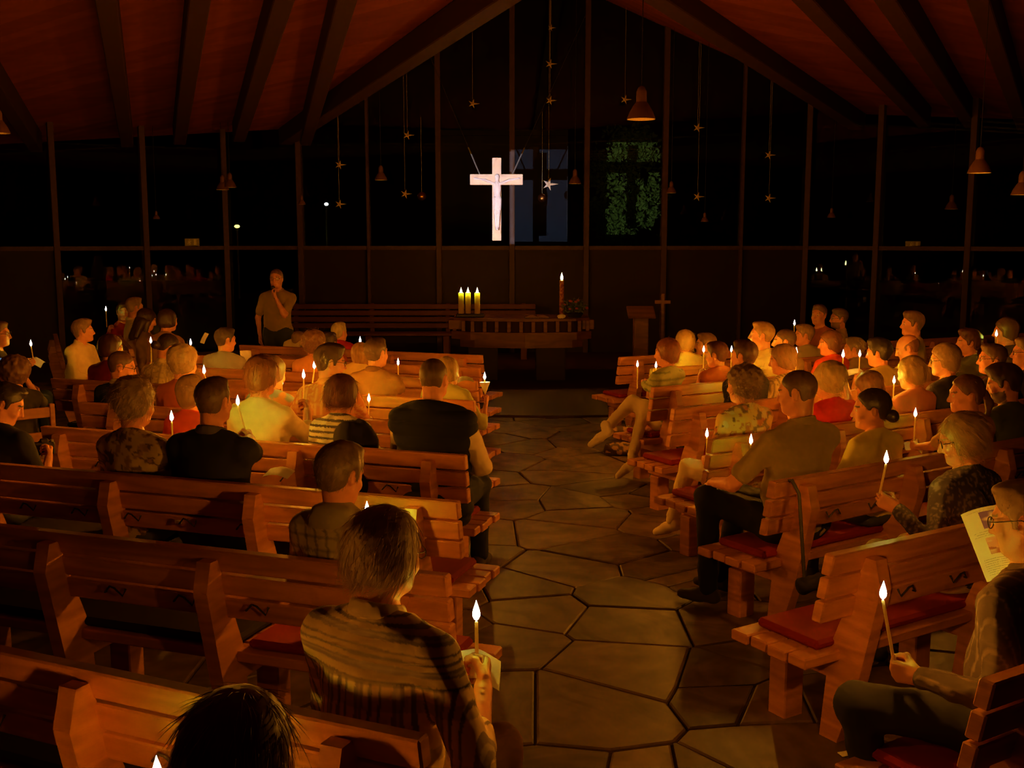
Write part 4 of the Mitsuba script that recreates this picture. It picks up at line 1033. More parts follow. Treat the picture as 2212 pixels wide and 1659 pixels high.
# ------------------------------------------------------------------ altar with candles, flowers; bench; lectern
AX, AY = at_y(1126, 700, 15.3)[0], 15.3
k = thing('altar', 'broad wooden altar table on stone blocks with pegs round its edge', 'altar')
outl = [(-1.0, -0.10), (-0.72, -0.34), (0.05, -0.46), (0.78, -0.34), (1.0, -0.12), (1.0, 0.55), (-1.0, 0.55)]
ZT = 0.93
scene['altar_wood'] = principled(mikit.proc(wood_fn((0.20, 0.075, 0.028), (0.12, 0.045, 0.016), 1.2, 1.2, 6.0)), 0.45, 0.4)
shp = Polygon(outl)
def at_altar(m): return xf(m, frame([AX, AY, 0], [1, 0, 0], [0, 1, 0]))
part(k, 'lower_board', mikit.ply(at_altar(prism(shp, ZT - 0.30, ZT - 0.19)), 'altar_wood'))
part(k, 'table_top', mikit.ply(at_altar(prism(shp.buffer(-0.03), ZT - 0.035, ZT)), 'altar_wood'))
part(k, 'skirt', mikit.ply(at_altar(prism(shp.buffer(-0.12), ZT - 0.42, ZT - 0.30)), 'altar_wood'))
part(k, 'inner_block', mikit.ply(at_altar(prism(shp.buffer(-0.09), ZT - 0.19, ZT - 0.035)), 'wood_dark'))
ring = shp.buffer(-0.045).exterior
for i in range(30):
    p = ring.interpolate(i / 30 * ring.length)
    if p.y > 0.35: continue
    part(k, 'peg', mikit.ply(at_altar(box(0.055, 0.06, 0.155, (p.x, p.y, ZT - 0.113), cham=0.006)), 'altar_wood'))
for x in (-0.93, 0.93): part(k, 'corner_block', mikit.ply(at_altar(box(0.22, 0.20, 0.14, (x * 1.0, -0.02, ZT - 0.10), cham=0.008)), 'altar_wood'))
for x in (-0.55, 0.42): part(k, 'stone_leg', mikit.ply(at_altar(box(0.42, 0.45, ZT - 0.42 - 0.03, (x, 0.05, (ZT - 0.42 + 0.03) / 2), cham=0.012)), 'altar_stone'), 'square stone block')
k = thing('candle_tray', 'dark tray under the three thick candles on the altar', 'tray')
tx = at_y(1016, 665, AY)[0]
scene[k] = mikit.ply(box(0.40, 0.22, 0.05, (tx, AY + 0.0, ZT + 0.026), cham=0.012), 'black_iron')
for px, lab in ((996, 'leftmost'), (1011, 'middle'), (1031, 'rightmost')):
    p = at_y(px, 640, AY + (0.03 if px == 1011 else -0.02))
    candle(f'{lab} of the three thick lit candles on the altar', V(p[0], p[1], ZT + 0.05 + 0.30), length=0.30, r=0.040, power=0.4, flame=2.5, well=0.035, wax='wax_thick', group='thick candles on the altar')
p = at_y(1214, 640, AY)
candle('tall slender patterned candle burning at the right of the altar', V(p[0], AY + 0.1, at_y(1214, 606, AY)[2]), length=at_y(1214, 606, AY)[2] - ZT, r=0.034, power=0.4, flame=2.5, wax='wax_patterned', group=None)
k = thing('flower_arrangement', 'dark flower arrangement at the foot of the tall altar candle', 'flowers')
p = at_y(1241, 668, AY - 0.05)
part(k, 'bowl', mikit.ply(xf(lathe([(0.001, 0), (0.09, 0), (0.13, 0.06), (0.12, 0.06), (0.08, 0.015), (0.001, 0.012)], 20), frame([p[0], AY - 0.05, ZT], [1, 0, 0], [0, 1, 0])), 'black_iron', smooth=40))
rf = np.random.RandomState(8)
ms, fl = [], []
for i in range(170):
    d = unit(V(rf.normal(), rf.normal(), abs(rf.normal()) * 1.1 + 0.15)); L = rf.uniform(0.08, 0.22)
    c = V(p[0], AY - 0.05, ZT + 0.06) + d * L
    t = unit(d + rf.normal(0, 0.5, 3)); s_ = unit(np.cross(t, rf.normal(0, 1, 3)))
    ms.append(trimesh.Trimesh([c - t * 0.03, c + s_ * 0.013, c + t * 0.04, c - s_ * 0.013], [[0, 1, 2], [0, 2, 3]], process=False))
for i in range(9):
    d = unit(V(rf.normal(), rf.normal() - 0.5, abs(rf.normal()) + 0.3)); m = trimesh.creation.icosphere(1, 0.024); m.vertices *= [1, 1, 0.7]
    m.apply_translation(V(p[0], AY - 0.05, ZT + 0.06) + d * 0.19); fl.append(m)
part(k, 'leaves', mikit.ply(cat(ms), two({'type': 'diffuse', 'reflectance': rgb((0.10, 0.14, 0.05))})), stuff=True)
for m in fl: part(k, 'blossom', mikit.ply(m, 'flower_red', smooth=True))
k = thing('open_book', 'open book lying in the middle of the altar', 'book')
p = at_y(1160, 672, AY - 0.1)
for sg in (-1, 1):
    g = np.linspace(0, 1, 7)
    xs = p[0] + sg * g * 0.17; zs = ZT + 0.012 + 0.030 * np.sin(g * math.pi * 0.9 + 0.25)
    poly = Polygon(list(zip(xs, zs)) + [(xs[-1], ZT + 0.004), (xs[0], ZT + 0.004)])
    m = trimesh.creation.extrude_polygon(poly, 0.24, engine='earcut'); v = m.vertices.copy()
    m.vertices = np.stack([v[:, 0], AY - 0.22 + v[:, 2], v[:, 1]], 1); m.fix_normals()
    part(k, 'page_block', mikit.ply(m, 'altar_wood'))
part(k, 'cover', mikit.ply(box(0.36, 0.26, 0.006, (p[0], AY - 0.10, ZT + 0.003)), 'black_iron'))
k = thing('paper_napkin', 'small crumpled white paper lit at the foot of the tall altar candle', 'paper')
p = at_y(1213, 678, AY - 0.3)
m = trimesh.creation.icosphere(3, 0.05); m.vertices *= [1.2, 0.8, 0.6]; m.vertices += (meshkit.noise(m.vertices * 60)[:, None] - 0.5) * 0.022; m.apply_translation([p[0], AY - 0.26, ZT + 0.027])
scene[k] = mikit.ply(m, 'paper')
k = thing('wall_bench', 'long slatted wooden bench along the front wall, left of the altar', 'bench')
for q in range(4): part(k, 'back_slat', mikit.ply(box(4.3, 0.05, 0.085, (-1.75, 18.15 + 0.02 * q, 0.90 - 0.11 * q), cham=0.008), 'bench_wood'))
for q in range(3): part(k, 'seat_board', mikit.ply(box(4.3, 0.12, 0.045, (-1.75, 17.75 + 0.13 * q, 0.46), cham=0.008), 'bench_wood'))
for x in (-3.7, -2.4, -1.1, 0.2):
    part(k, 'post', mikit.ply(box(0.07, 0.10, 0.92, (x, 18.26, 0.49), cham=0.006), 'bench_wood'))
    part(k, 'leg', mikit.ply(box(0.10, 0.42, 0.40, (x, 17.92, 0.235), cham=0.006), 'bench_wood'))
k = thing('lectern', 'dim wooden lectern standing right of the altar', 'lectern')
p = at_y(1385, 655, 16.3)
part(k, 'column', mikit.ply(box(0.22, 0.20, 0.82, (p[0], 16.3, 0.44), cham=0.01), 'altar_wood'))
part(k, 'desk', mikit.ply(xf(box(0.42, 0.34, 0.035, cham=0.006), frame([p[0], 16.3, 0.93], [1, 0, 0], [0, math.cos(0.45), math.sin(0.45)], [0, -math.sin(0.45), math.cos(0.45)])), 'altar_wood'))
part(k, 'base', mikit.ply(box(0.46, 0.40, 0.05, (p[0], 16.3, 0.055), cham=0.008), 'altar_wood'))
k = thing('processional_cross', 'dim wooden cross on a pole standing right of the lectern', 'cross')
p = at_y(1432, 640, 16.4)
part(k, 'pole', mikit.ply(box(0.05, 0.05, 1.18, (p[0], 16.4, 0.62), cham=0.006), 'altar_wood'))
part(k, 'arm', mikit.ply(box(0.24, 0.05, 0.055, (p[0], 16.4, 1.08), cham=0.006), 'altar_wood'))
part(k, 'foot', mikit.ply(box(0.26, 0.26, 0.06, (p[0], 16.4, 0.06), cham=0.008), 'altar_wood'))

# ------------------------------------------------------------------ who sits where
def P(rw, px, py, label, ho=0.24, hip=0.20, c=None, det=None, **kw):
    """A person on a pew: the head's centre is seen at (px, py) in the plane ho metres before the back's top line.
    c = (flame px, flame py, metres before the back line, stick length, axis, guard, candle label, side)."""
    r = ROWS[rw]; n3 = V(*r.n, 0)
    hd = at_plane(px, py, V(*(r.A + r.n * ho), 0), n3)
    hp_ = hd[:2] - r.n * (ho - hip)
    dist = np.linalg.norm(hd - CAM)
    if det is None: det = 2 if dist < 6.2 else (1 if dist < 9.5 else 0)
    hands = kw.pop('hands', None)
    yaw = r.yaw + math.radians(kw.pop('turn', 0))
    if c:
        F = at_plane(c[0], c[1], V(*(r.A + r.n * c[2]), 0), n3)
        ax = unit(V(*c[4])) if c[4] else V(0, 0, 1.0)
        L = c[3]
        Hn = F - ax * (L - 0.03)
        loc = rotz(yaw).T @ (Hn - V(*hp_, 0))
        side = c[7] if len(c) > 7 else ('R' if loc[0] > 0 else 'L')
        hands = dict(hands or {}); hands[side] = (Hn, 'grip', ax)
        candle(c[6], F, ax, L, guard=c[5], power=c[8] if len(c) > 8 else 1.0)
    c2 = kw.pop('c2', None)
    if c2:
        F2 = at_plane(c2[0], c2[1], V(*(r.A + r.n * c2[2]), 0), n3); ax2 = unit(V(*c2[4]))
        candle(c2[6], F2, ax2, c2[3], guard=c2[5]); hands[c2[7]] = (F2 - ax2 * (c2[3] - 0.03), 'grip', ax2)
    q = person(label, hd, yaw, hip=hp_, det=det, hands=hands, **kw)
    if c: q['reach'] = np.linalg.norm(q['wrists'][side] - Hn)
    q['row'] = rw
    return q
def row_at(name, A, ang, side, length, label):
    r = Row(1106, 800, ang, side, length, name); r.A = np.array(A, float); ROWS[name] = r; PEW_LABEL[name] = label
    make_pew(r, hooks=False)
row_at('W1', (-4.86, 11.3), 66, -1, 2.4, 'wooden side pew at the far left under the man in the pale shirt')
row_at('W2', (-4.20, 11.60), 66, -1, 2.2, 'wooden side pew at the far left behind the long-haired woman')
ROWS['L10'] = Row(1106, 800, 22, -1, 2, 'L10'); ROWS['L10'].A = ROWS['L9'].A - ROWS['L9'].n * 1.02; ROWS['L10'].len = 2.6
PEW_LABEL['L10'] = 'wooden pew under the long-haired girl at the lower picture edge'
make_pew(ROWS['L10'], hooks=False)

def chair(x, y, yaw, lab):
    k = thing('chair', lab, 'chair')
    M = frame([x, y, 0], [math.cos(yaw), math.sin(yaw), 0], [-math.sin(yaw), math.cos(yaw), 0])
    g = lambda m, mat='wood_pew': mikit.ply(xf(m, M), mat)
    part(k, 'seat', g(box(0.44, 0.43, 0.035, (0, 0.02, 0.44), cham=0.01)))
    for sx in (-0.19, 0.19):
        part(k, 'leg', g(box(0.035, 0.035, 0.425, (sx, 0.20, 0.2125), cham=0.004)))
        part(k, 'back_leg', g(box(0.035, 0.04, 0.86, (sx, -0.19, 0.43), cham=0.004)))
    for z in (0.62, 0.80): part(k, 'back_rail', g(box(0.38, 0.022, 0.075, (0, -0.19, z), cham=0.004)))
def free(px, py, y, yaw, label, seat=True, c=None, hipo=0.03, **kw):
    hd = at_y(px, py, y)
    fw = rotz(yaw) @ V(0, 1, 0)
    hp_ = (hd - fw * hipo)[:2]
    if seat: chair(hp_[0], hp_[1], yaw, seat)
    hands = kw.pop('hands', None)
    if c:
        F = at_y(c[0], c[1], c[2]); ax = unit(V(*c[4])); Hn = F - ax * (c[3] - 0.03)
        side = c[7]; hands = dict(hands or {}); hands[side] = (Hn, 'grip', ax)
        candle(c[6], F, ax, c[3], guard=c[5])
    return person(label, hd, yaw, hip=hp_, hands=hands, hip_h=0.54, **kw)
GREY, WHITE, BLOND, DBLOND, BROWN, DARK, AUBURN = (0.42, 0.33, 0.23), (0.72, 0.62, 0.45), (0.62, 0.40, 0.16), (0.46, 0.29, 0.12), (0.20, 0.10, 0.045), (0.055, 0.032, 0.02), (0.26, 0.085, 0.035)
NAVY, BLACK = (0.012, 0.014, 0.03), (0.012, 0.011, 0.013)
# -- left block, from the camera forward
P('L10', 520, 1632, 'person with long dark brown hair cut by the lower picture edge', ho=0.30, fem=1, hair=('long', (0.17, 0.07, 0.03)), top=(0.10, 0.05, 0.04), sleeve='long', hairs=6000, hy=-6, det=2,
  c=(340, 1684, 0.80, 0.20, (0, 0, 1), None, 'lit candle at the lower picture edge held by the long-haired girl', 'L', 0.75))
SH = (0.60, 0.50, 0.36)
def plaid_shirt(p, u):
    c = np.tile(V(0.86, 0.66, 0.36), (len(p), 1))
    yoke = u[:, 2] > 0.375
    t = np.where(yoke, (u[:, 2] + 0.004 * np.sin(u[:, 0] * 7)) / 0.080, (u[:, 0] + 0.003 * np.sin(u[:, 2] * 30)) / 0.105) % 1.0
    c[(t > 0.08) & (t < 0.34)] = (0.30, 0.23, 0.22)
    c[(t > 0.18) & (t < 0.25)] = (0.50, 0.41, 0.33)
    c[(t > 0.48) & (t < 0.58)] = (0.20, 0.15, 0.13)
    c[(t > 0.74) & (t < 0.81)] = (0.24, 0.17, 0.13)
    b = ((u[:, 2] + 0.03) / 0.15) % 1.0
    m = (b > 0.2) & (b < 0.45) & ~yoke; c[m] *= 0.70
    c[yoke] *= 0.52
    c[np.abs(u[:, 2] - 0.375) < 0.005] *= 0.5
    return c
P('L9', 832, 1192, 'person with grey bowl-cut hair in a striped plaid shirt on the nearest left pew', ho=0.27, hip=0.22, hair=('bob', (0.48, 0.34, 0.18)), top=plaid_shirt, sleeve='half', collar=(0.5, 0.40, 0.26), w=1.1, hy=-14, hp=8, glasses=True, trousers=(0.10, 0.04, 0.02), hairs=5000, fine=0.0048, det=2, detail_hands=True, turn=-8,
  c=(1029, 1342, 0.50, 0.16, (-0.01, 0.0, 1), ('sheet', 0.125, 0.07, 0.06), 'lit candle with folded paper held by the man in the plaid shirt', 'R', 0.65))
def check_hood(p, u):
    c = np.tile(V(0.36, 0.30, 0.19), (len(p), 1))
    c[((u[:, 0] + u[:, 2] * 0.15) / 0.055 % 1) < 0.22] = (0.17, 0.14, 0.10)
    c[(u[:, 2] / 0.06 % 1) < 0.2] *= 0.62
    c[(u[:, 2] > 0.47)] = (0.27, 0.23, 0.15)
    return c
P('L8', 735, 1025, 'person with short hair in a checked hooded shirt, looking right', ho=0.22, hair=('thick', (0.24, 0.15, 0.07)), top=check_hood, sleeve='long', hood=True, hy=-14, hp=14, w=0.95, hairs=4500, det=2,
  c=(793, 1112, 0.70, 0.19, (0, 0, 1), None, 'lit candle behind the grey-haired man, held by the hooded boy', 'R'))
P('L6', 938, 818, 'person with cropped hair in a black quilted vest over white sleeves', ho=0.22, hair=('crop', (0.17, 0.10, 0.05)), top=(0.62, 0.50, 0.32), sleeve='long', vest=(0.010, 0.011, 0.022), w=1.12, trousers=NAVY, hairs=2500, det=2)
def stripe_tee(p, u):
    c = np.tile(V(0.74, 0.66, 0.52), (len(p), 1)); c[(u[:, 2] / 0.042 % 1) < 0.36] = (0.055, 0.05, 0.05); return c
q = P('L6', 740, 852, 'person with dark bobbed hair in a striped top, dark jacket over one shoulder', ho=0.24, fem=1, w=0.92, hair=('bob', (0.17, 0.065, 0.035)), top=stripe_tee, sleeve='long', hy=-20, hp=14, hairs=3000, det=2, fine=0.006)
jk = thing('jacket', 'dark jacket slung over the right shoulder of the woman in the striped top', 'jacket')
jt = q['tp']
v, f = mesh_of([Cap(jt(0.10, -0.115, 0.40), jt(0.17, -0.13, 0.10), 0.075, 0.11, 0.05), Cap(jt(0.16, -0.03, 0.455), jt(0.11, -0.10, 0.42), 0.06, 0.075, 0.05), Cap(jt(0.17, -0.13, 0.10), jt(0.05, -0.145, 0.0), 0.10, 0.085, 0.05), Cap(jt(0.21, -0.03, 0.36), jt(0.22, -0.04, 0.12), 0.07, 0.075, 0.05)], 0.011)
n = vnormals(v, f); v = v + n * ((meshkit.noise(v * [24, 24, 9], 3) - 0.5) * 0.02)[:, None]
scene[jk] = mikit.ply((v, f), 'cloth', smooth=True, color=np.tile(V(0.016, 0.014, 0.02), (len(v), 1)))
P('L6', 566, 812, 'person with brown bobbed hair in a bright pale T-shirt, seen from behind', ho=0.24, fem=1, w=0.98, hair=('mid', (0.30, 0.13, 0.05)), top=(0.80, 0.66, 0.36), sleeve='half', hy=-8, hp=8, hairs=3500, det=2,
  c=(656, 818, 0.70, 0.20, (0.02, 0, 1), None, 'lit candle beside the checked orange shirt, held by the woman in the pale T-shirt', 'R'))
P('L7', 462, 866, 'person in a dark jacket with short brown hair, his back to the camera', ho=0.22, hair=('short', (0.15, 0.085, 0.045)), top=(0.014, 0.014, 0.024), sleeve='long', collar=(0.07, 0.06, 0.06), w=1.18, trousers=NAVY, hairs=3500, det=2,
  c=(514, 876, 0.80, 0.20, (-0.25, 0, 1), None, 'lit candle at the shoulder of the man in the dark jacket', 'R'))
flat_paper('open song sheet beside the right arm of the man in the dark jacket', at_plane(566, 1030, V(*(ROWS['L7'].A + ROWS['L7'].n * 0.50), 0), V(*ROWS['L7'].n, 0)), V(0.13, 0.03, -0.02), V(0.02, 0.12, 0.02))
P('L7', 292, 872, 'person with fluffy grey hair in a patterned cardigan', ho=0.22, fem=1, hair=('fluffy', (0.42, 0.29, 0.15)), top=blotch((0.34, 0.25, 0.11), [((0.10, 0.06, 0.03), 0.54), ((0.22, 0.13, 0.05), 0.60)], 26), sleeve='long', hy=-22, hp=10, hairs=4500, det=2,
  c=(371, 910, 0.55, 0.22, (0, 0, 1), None, 'lit candle between the cardigan and the dark jacket', 'R'))
P('L6', 417, 850, 'person in a red top half hidden behind the man in the dark jacket', ho=0.26, fem=1, w=0.85, hair=('mid', (0.26, 0.14, 0.06)), top=(0.62, 0.07, 0.025), sleeve='short', hy=-15, det=1,
  c=(441, 808, 0.70, 0.20, (-0.3, 0, 1), None, 'lit candle behind the head of the man in the dark jacket', 'R'))
P('L5', 397, 784, 'person with short curly blond hair in a rust-red top', ho=0.24, fem=1, hair=('fluffy', (0.46, 0.30, 0.13)), top=(0.40, 0.10, 0.03), sleeve='long', hy=-10, hp=6, hairs=2000, det=1)
P('L5', 263, 792, 'person with receding hair and glasses in a navy jacket, in profile', ho=0.27, hair=('crop', (0.15, 0.07, 0.04)), top=(0.016, 0.02, 0.045), sleeve='long', collar=(0.55, 0.42, 0.22), hy=-52, hp=14, glasses=True, det=1, w=1.02)
P('L4', 362, 752, 'person with bowed dark head in a pale checked shirt', ho=0.34, fem=1, hair=('bun', DARK), top=plaid((0.78, 0.62, 0.30), (0.45, 0.33, 0.14), (0.45, 0.33, 0.14), 0.025, 0.025, 0.25, 0.25), sleeve='half', collar=(0.7, 0.55, 0.27), hy=-20, hp=38, det=1, hairs=900,
  c=(412, 746, 0.75, 0.21, (0.05, 0, 1), None, 'lit candle behind the blond curly head', 'R'))
P('L4', 240, 752, 'person with dark bobbed hair and a dark red top among the left pews', ho=0.26, fem=1, hair=('bob', (0.10, 0.035, 0.025)), top=(0.22, 0.018, 0.012), sleeve='long', hy=-40, hp=10, det=1,
  c=(326, 742, 0.55, 0.22, (0.02, 0, 1), None, 'lit candle below the face of the long-haired woman', 'R'))
P('L3', 487, 734, 'person with dark hair in a grey-blue shirt, seated alone', ho=0.24, hair=('short', DARK), top=(0.30, 0.26, 0.24), sleeve='short', w=1.1, hy=-26, hp=6, det=1, hairs=900,
  c=(548, 783, 0.80, 0.20, (0, 0, 1), None, 'small lit candle right of the man in the grey-blue shirt', 'R'))
flat_paper('pale song sheet at the right arm of the man in the grey-blue shirt', at_plane(518, 758, V(*(ROWS['L3'].A + ROWS['L3'].n * 0.42), 0), V(*ROWS['L3'].n, 0)), V(0.10, 0.03, 0), V(0.01, 0.02, -0.21))
P('L4', 813, 762, 'person with short dark hair in a brown polo shirt', ho=0.24, hair=('short', (0.10, 0.055, 0.03)), top=(0.34, 0.18, 0.06), sleeve='short', collar=(0.16, 0.08, 0.035), w=1.12, hy=-12, det=1, hairs=1200,
  c=(860, 789, 0.82, 0.22, (0, 0, 1), None, 'lit candle before the orange pew right of the brown polo shirt', 'R'))
P('L3', 778, 768, 'person with blond hair turned left, half hidden behind the brown polo shirt', ho=0.30, fem=1, w=0.9, hair=('mid', (0.50, 0.27, 0.10)), top=(0.72, 0.50, 0.18), sleeve='short', hy=35, det=1,
  c=(778, 741, 0.62, 0.22, (0, 0, 1), None, 'lit candle standing highest before the red top, left of the brown polo shirt', 'L'))
def orange_check(p, u):
    c = np.tile(V(0.66, 0.25, 0.10), (len(p), 1)); c[(u[:, 0] / 0.028 % 1) < 0.28] = (0.78, 0.50, 0.25); m = (u[:, 2] / 0.032 % 1) < 0.25; c[m] = c[m] * 0.5 + V(0.78, 0.5, 0.25) * 0.5; return c
P('L5', 714, 782, 'person with dark hair and glasses in an orange checked shirt', ho=0.26, hair=('thick', (0.06, 0.035, 0.02)), top=orange_check, sleeve='short', collar=(0.70, 0.32, 0.14), glasses=True, hy=-48, hp=8, w=1.08, det=1, hairs=1800,
  c=(797, 868, 0.76, 0.18, (0.03, 0, 1), None, 'lit candle to the right of the woman in the striped top', 'R'),
  c2=(679, 797, 0.42, 0.20, (0.15, 0, 1), None, 'lit candle leaning left of the man with glasses in the orange checked shirt', 'L'))
P('L5', 590, 806, 'person mostly hidden behind the bobbed brown hair, blue patterned sleeve showing', ho=0.28, fem=1, w=0.9, hair=('mid', (0.2, 0.1, 0.05)), top=blotch((0.25, 0.38, 0.46), [((0.62, 0.30, 0.12), 0.55)], 14), sleeve='long', hy=-10, hp=12, det=1,
  c=(609, 832, 0.70, 0.18, (0.03, 0, 1), None, 'lit candle beside the brown-haired woman in the pale T-shirt', 'R'))
P('L3', 680, 744, 'person with curly brown hair in an orange top', ho=0.26, fem=1, hair=('curly', (0.24, 0.11, 0.045)), top=(0.72, 0.30, 0.10), sleeve='short', hy=-30, hp=8, det=1, hairs=1200)
P('L1', 646, 736, 'person with short fair hair in a pale top with dark straps', ho=0.24, w=0.88, hair=('crop', (0.32, 0.18, 0.07)), top=blotch((0.60, 0.46, 0.22), [((0.05, 0.04, 0.03), 0.56)], 9), sleeve='short', det=0)
P('L2', 712, 742, 'person with dark hair, only the crown showing behind the orange checked shirt', ho=0.26, hair=('short', DARK), top=(0.30, 0.06, 0.03), det=0)
P('L1', 733, 718, 'person with white hair in a dark red top on the foremost left pew', ho=0.22, hair=('short', (0.72, 0.55, 0.26)), top=(0.34, 0.018, 0.012), sleeve='short', hy=-6, det=0, hairs=800)
P('L4', 968, 803, 'person with long blond hair in a green shirt holding a paper cone', ho=0.30, fem=1, hair=('bob', (0.62, 0.42, 0.16)), top=(0.42, 0.40, 0.12), sleeve='half', hy=-24, hp=6, det=1, hairs=2000, trousers=(0.3, 0.22, 0.1),
  c=(1047, 820, 0.50, 0.17, (-0.03, 0, 1), ('cone', 0.095), 'lit candle in a white paper cone at the aisle, held by the blond woman', 'R'))
flat_paper('white song sheet in front of the blond woman at the aisle', at_plane(985, 818, V(*(ROWS['L4'].A + ROWS['L4'].n * 0.42), 0), V(*ROWS['L4'].n, 0)), V(0.13, 0.03, 0), V(0.01, 0.12, -0.05))
P('L2', 363, 692, 'person with dark shoulder-length hair in a brown top, right of the long-haired woman', ho=0.30, fem=1, hair=('bob', (0.05, 0.022, 0.014)), top=(0.22, 0.10, 0.035), sleeve='long', hy=-12, hp=4, det=1)
flat_paper('small white song sheet held up beside the dark shoulder-length hair', at_plane(432, 740, V(*(ROWS['L2'].A + ROWS['L2'].n * 0.55), 0), V(*ROWS['L2'].n, 0)), V(0.055, 0.01, 0.11), V(0.03, 0.05, -0.02), curl=0.006)
free(317, 690, 11.85, ROWS['W2'].yaw, 'person with long dark hair, face lit from below, in profile', seat=False, fem=1, hair=('long', (0.06, 0.025, 0.016)), top=(0.20, 0.11, 0.04), sleeve='long', hy=8, hp=18, det=1, hairs=1200)
free(291, 664, 12.9, ROWS['W2'].yaw, 'person with short grey hair in a white shirt among the far left group', seat=False, hair=('short', (0.46, 0.30, 0.14)), top=(0.70, 0.56, 0.30), sleeve='short', collar=True, hy=20, det=0, hairs=700)
free(266, 674, 13.45, math.radians(-100), 'person in a red sweater facing the camera in the far left group', seat=False, w=1.0, hair=('short', (0.12, 0.06, 0.03)), top=(0.30, 0.02, 0.014), sleeve='long', hy=-50, det=0,
  c=(229, 672, 13.15, 0.20, (0, 0, 1), None, 'lit candle at the far left held out by the person in the red sweater', 'R'))
P('W1', 180, 715, 'person with grey hair in a pale shirt, in profile on the side pew', ho=0.26, hair=('thick', (0.30, 0.17, 0.09)), top=(0.74, 0.56, 0.28), sleeve='half', collar=True, turn=-30, hy=24, hp=-2, w=1.3, det=1, hairs=900)
# -- the far left edge: two seated on chairs, the photographer, the man standing in front
free(-3, 722, 9.9, math.radians(-70), 'person with glasses in dark clothes cut by the left picture edge, holding a candle', 'wooden chair under the person with glasses at the left edge', glasses=True, hair=('short', BROWN), top=BLACK, sleeve='long', trousers=(0.02, 0.03, 0.06), hy=-12, det=1,
     c=(67, 748, 10.0, 0.17, (-0.12, 0, 1), ('sheet', 0.13, 0.085, 0.06), 'lit candle with folded paper at the far left edge', 'R'))
free(28, 806, 7.7, math.radians(40), 'person with curly hair raising a phone at the left picture edge', 'pale wooden chair at the left edge beside the photographer', fem=1, hair=('curly', (0.26, 0.13, 0.05)), top=(0.05, 0.04, 0.03), sleeve='long', hy=40, det=1, w=0.9,
     hands={'L': (at_y(8, 806, 7.95), 'grip', V(0, 0, 1)), 'R': (at_y(30, 800, 7.95), 'grip', V(0, 0, 1))})
k = thing('phone', 'phone with a glowing pale blue screen held up at the left picture edge', 'phone')
pc = at_y(12, 792, 8.0)
part(k, 'case', mikit.ply(xf(box(0.075, 0.008, 0.15, cham=0.002), frame(pc, unit(V(0.8, 0.5, 0)), unit(V(-0.5, 0.8, 0)))), 'black_iron'))
part(k, 'screen', mikit.ply(xf(box(0.066, 0.002, 0.135), frame(pc - 0.006 * unit(V(-0.5, 0.8, 0)), unit(V(0.8, 0.5, 0)), unit(V(-0.5, 0.8, 0)))), 'flame_glow', emitter={'type': 'area', 'radiance': rgb((0.16, 0.42, 0.60)), 'sampling_weight': 0.05}), 'lit pale blue screen')
cam_c = at_plane(96, 968, V(*(ROWS['L7'].A + ROWS['L7'].n * 0.55), 0), V(*ROWS['L7'].n, 0))
P('L7', 12, 872, 'person with short dark hair looking down at a camera at the left picture edge', ho=0.34, hair=('short', (0.035, 0.022, 0.018)), top=(0.014, 0.013, 0.02), sleeve='half', hy=-52, hp=26, det=2, detail_hands=True, hairs=2000, w=1.05,
  hands={'R': (cam_c + V(0.02, -0.03, 0), 'grip', V(0.3, 0, 1)), 'L': (cam_c + V(-0.08, 0.03, -0.02), 'grip', V(-0.3, 0, 1))})
k = thing('photo_camera', 'small black camera in the hands of the photographer at the left edge', 'camera')
cm_ = frame(cam_c, unit(V(0.8, 0.5, 0.0)), unit(V(-0.5, 0.8, 0.1)), unit(np.cross(unit(V(0.8, 0.5, 0.0)), unit(V(-0.5, 0.8, 0.1)))))
part(k, 'body', mikit.ply(xf(box(0.115, 0.045, 0.075, cham=0.008), cm_), 'black_iron'))
part(k, 'lens', mikit.ply(xf(xf(lathe([(0.001, 0), (0.030, 0), (0.031, 0.055), (0.026, 0.057), (0.001, 0.050)], 20), trimesh.transformations.rotation_matrix(-math.pi / 2, [1, 0, 0])), cm_ @ trimesh.transformations.translation_matrix([0, 0.02, 0])), 'black_iron', smooth=40))
part(k, 'viewfinder', mikit.ply(xf(box(0.045, 0.04, 0.022, (0, 0, 0.046), cham=0.006), cm_), 'black_iron'))
part(k, 'dial', mikit.ply(xf(lathe([(0.001, 0.012), (0.010, 0.012), (0.010, 0), (0.001, 0)], 14), cm_ @ trimesh.transformations.translation_matrix([0.042, 0, 0.037])), 'steel', smooth=40))
sx, sy = at_y(596, 604, 12.9)[:2]
yw = math.radians(168)
fwd = rotz(yw) @ V(0, 1, 0)
hd = at_y(597, 602, 12.9)
person('person standing before the pews in an olive polo shirt with a microphone', hd, yw, hip=(hd[0], hd[1] + 0.02), stand=True, s=0.99, w=1.1, hair=('crop', (0.20, 0.10, 0.06)), top=(0.24, 0.16, 0.05), sleeve='short', collar=True, trousers=(0.03, 0.034, 0.025), glasses=True, hy=10, det=0, skin=0.75,
       hands={'L': (hd + fwd * 0.15 + V(0.03, 0, -0.13), 'grip', V(-0.2, -0.5, 1))})
k = thing('microphone', 'dark microphone at the mouth of the standing man', 'microphone')
mp = hd + fwd * 0.15 + V(0.02, 0, -0.10)
part(k, 'handle', mikit.ply(tube([mp + V(0.03, -0.05, -0.13), mp], [0.010, 0.014], 10), 'black_iron', smooth=True))
m = trimesh.creation.icosphere(2, 0.024); m.apply_translation(mp)
part(k, 'head', mikit.ply(m, 'black_iron', smooth=True))

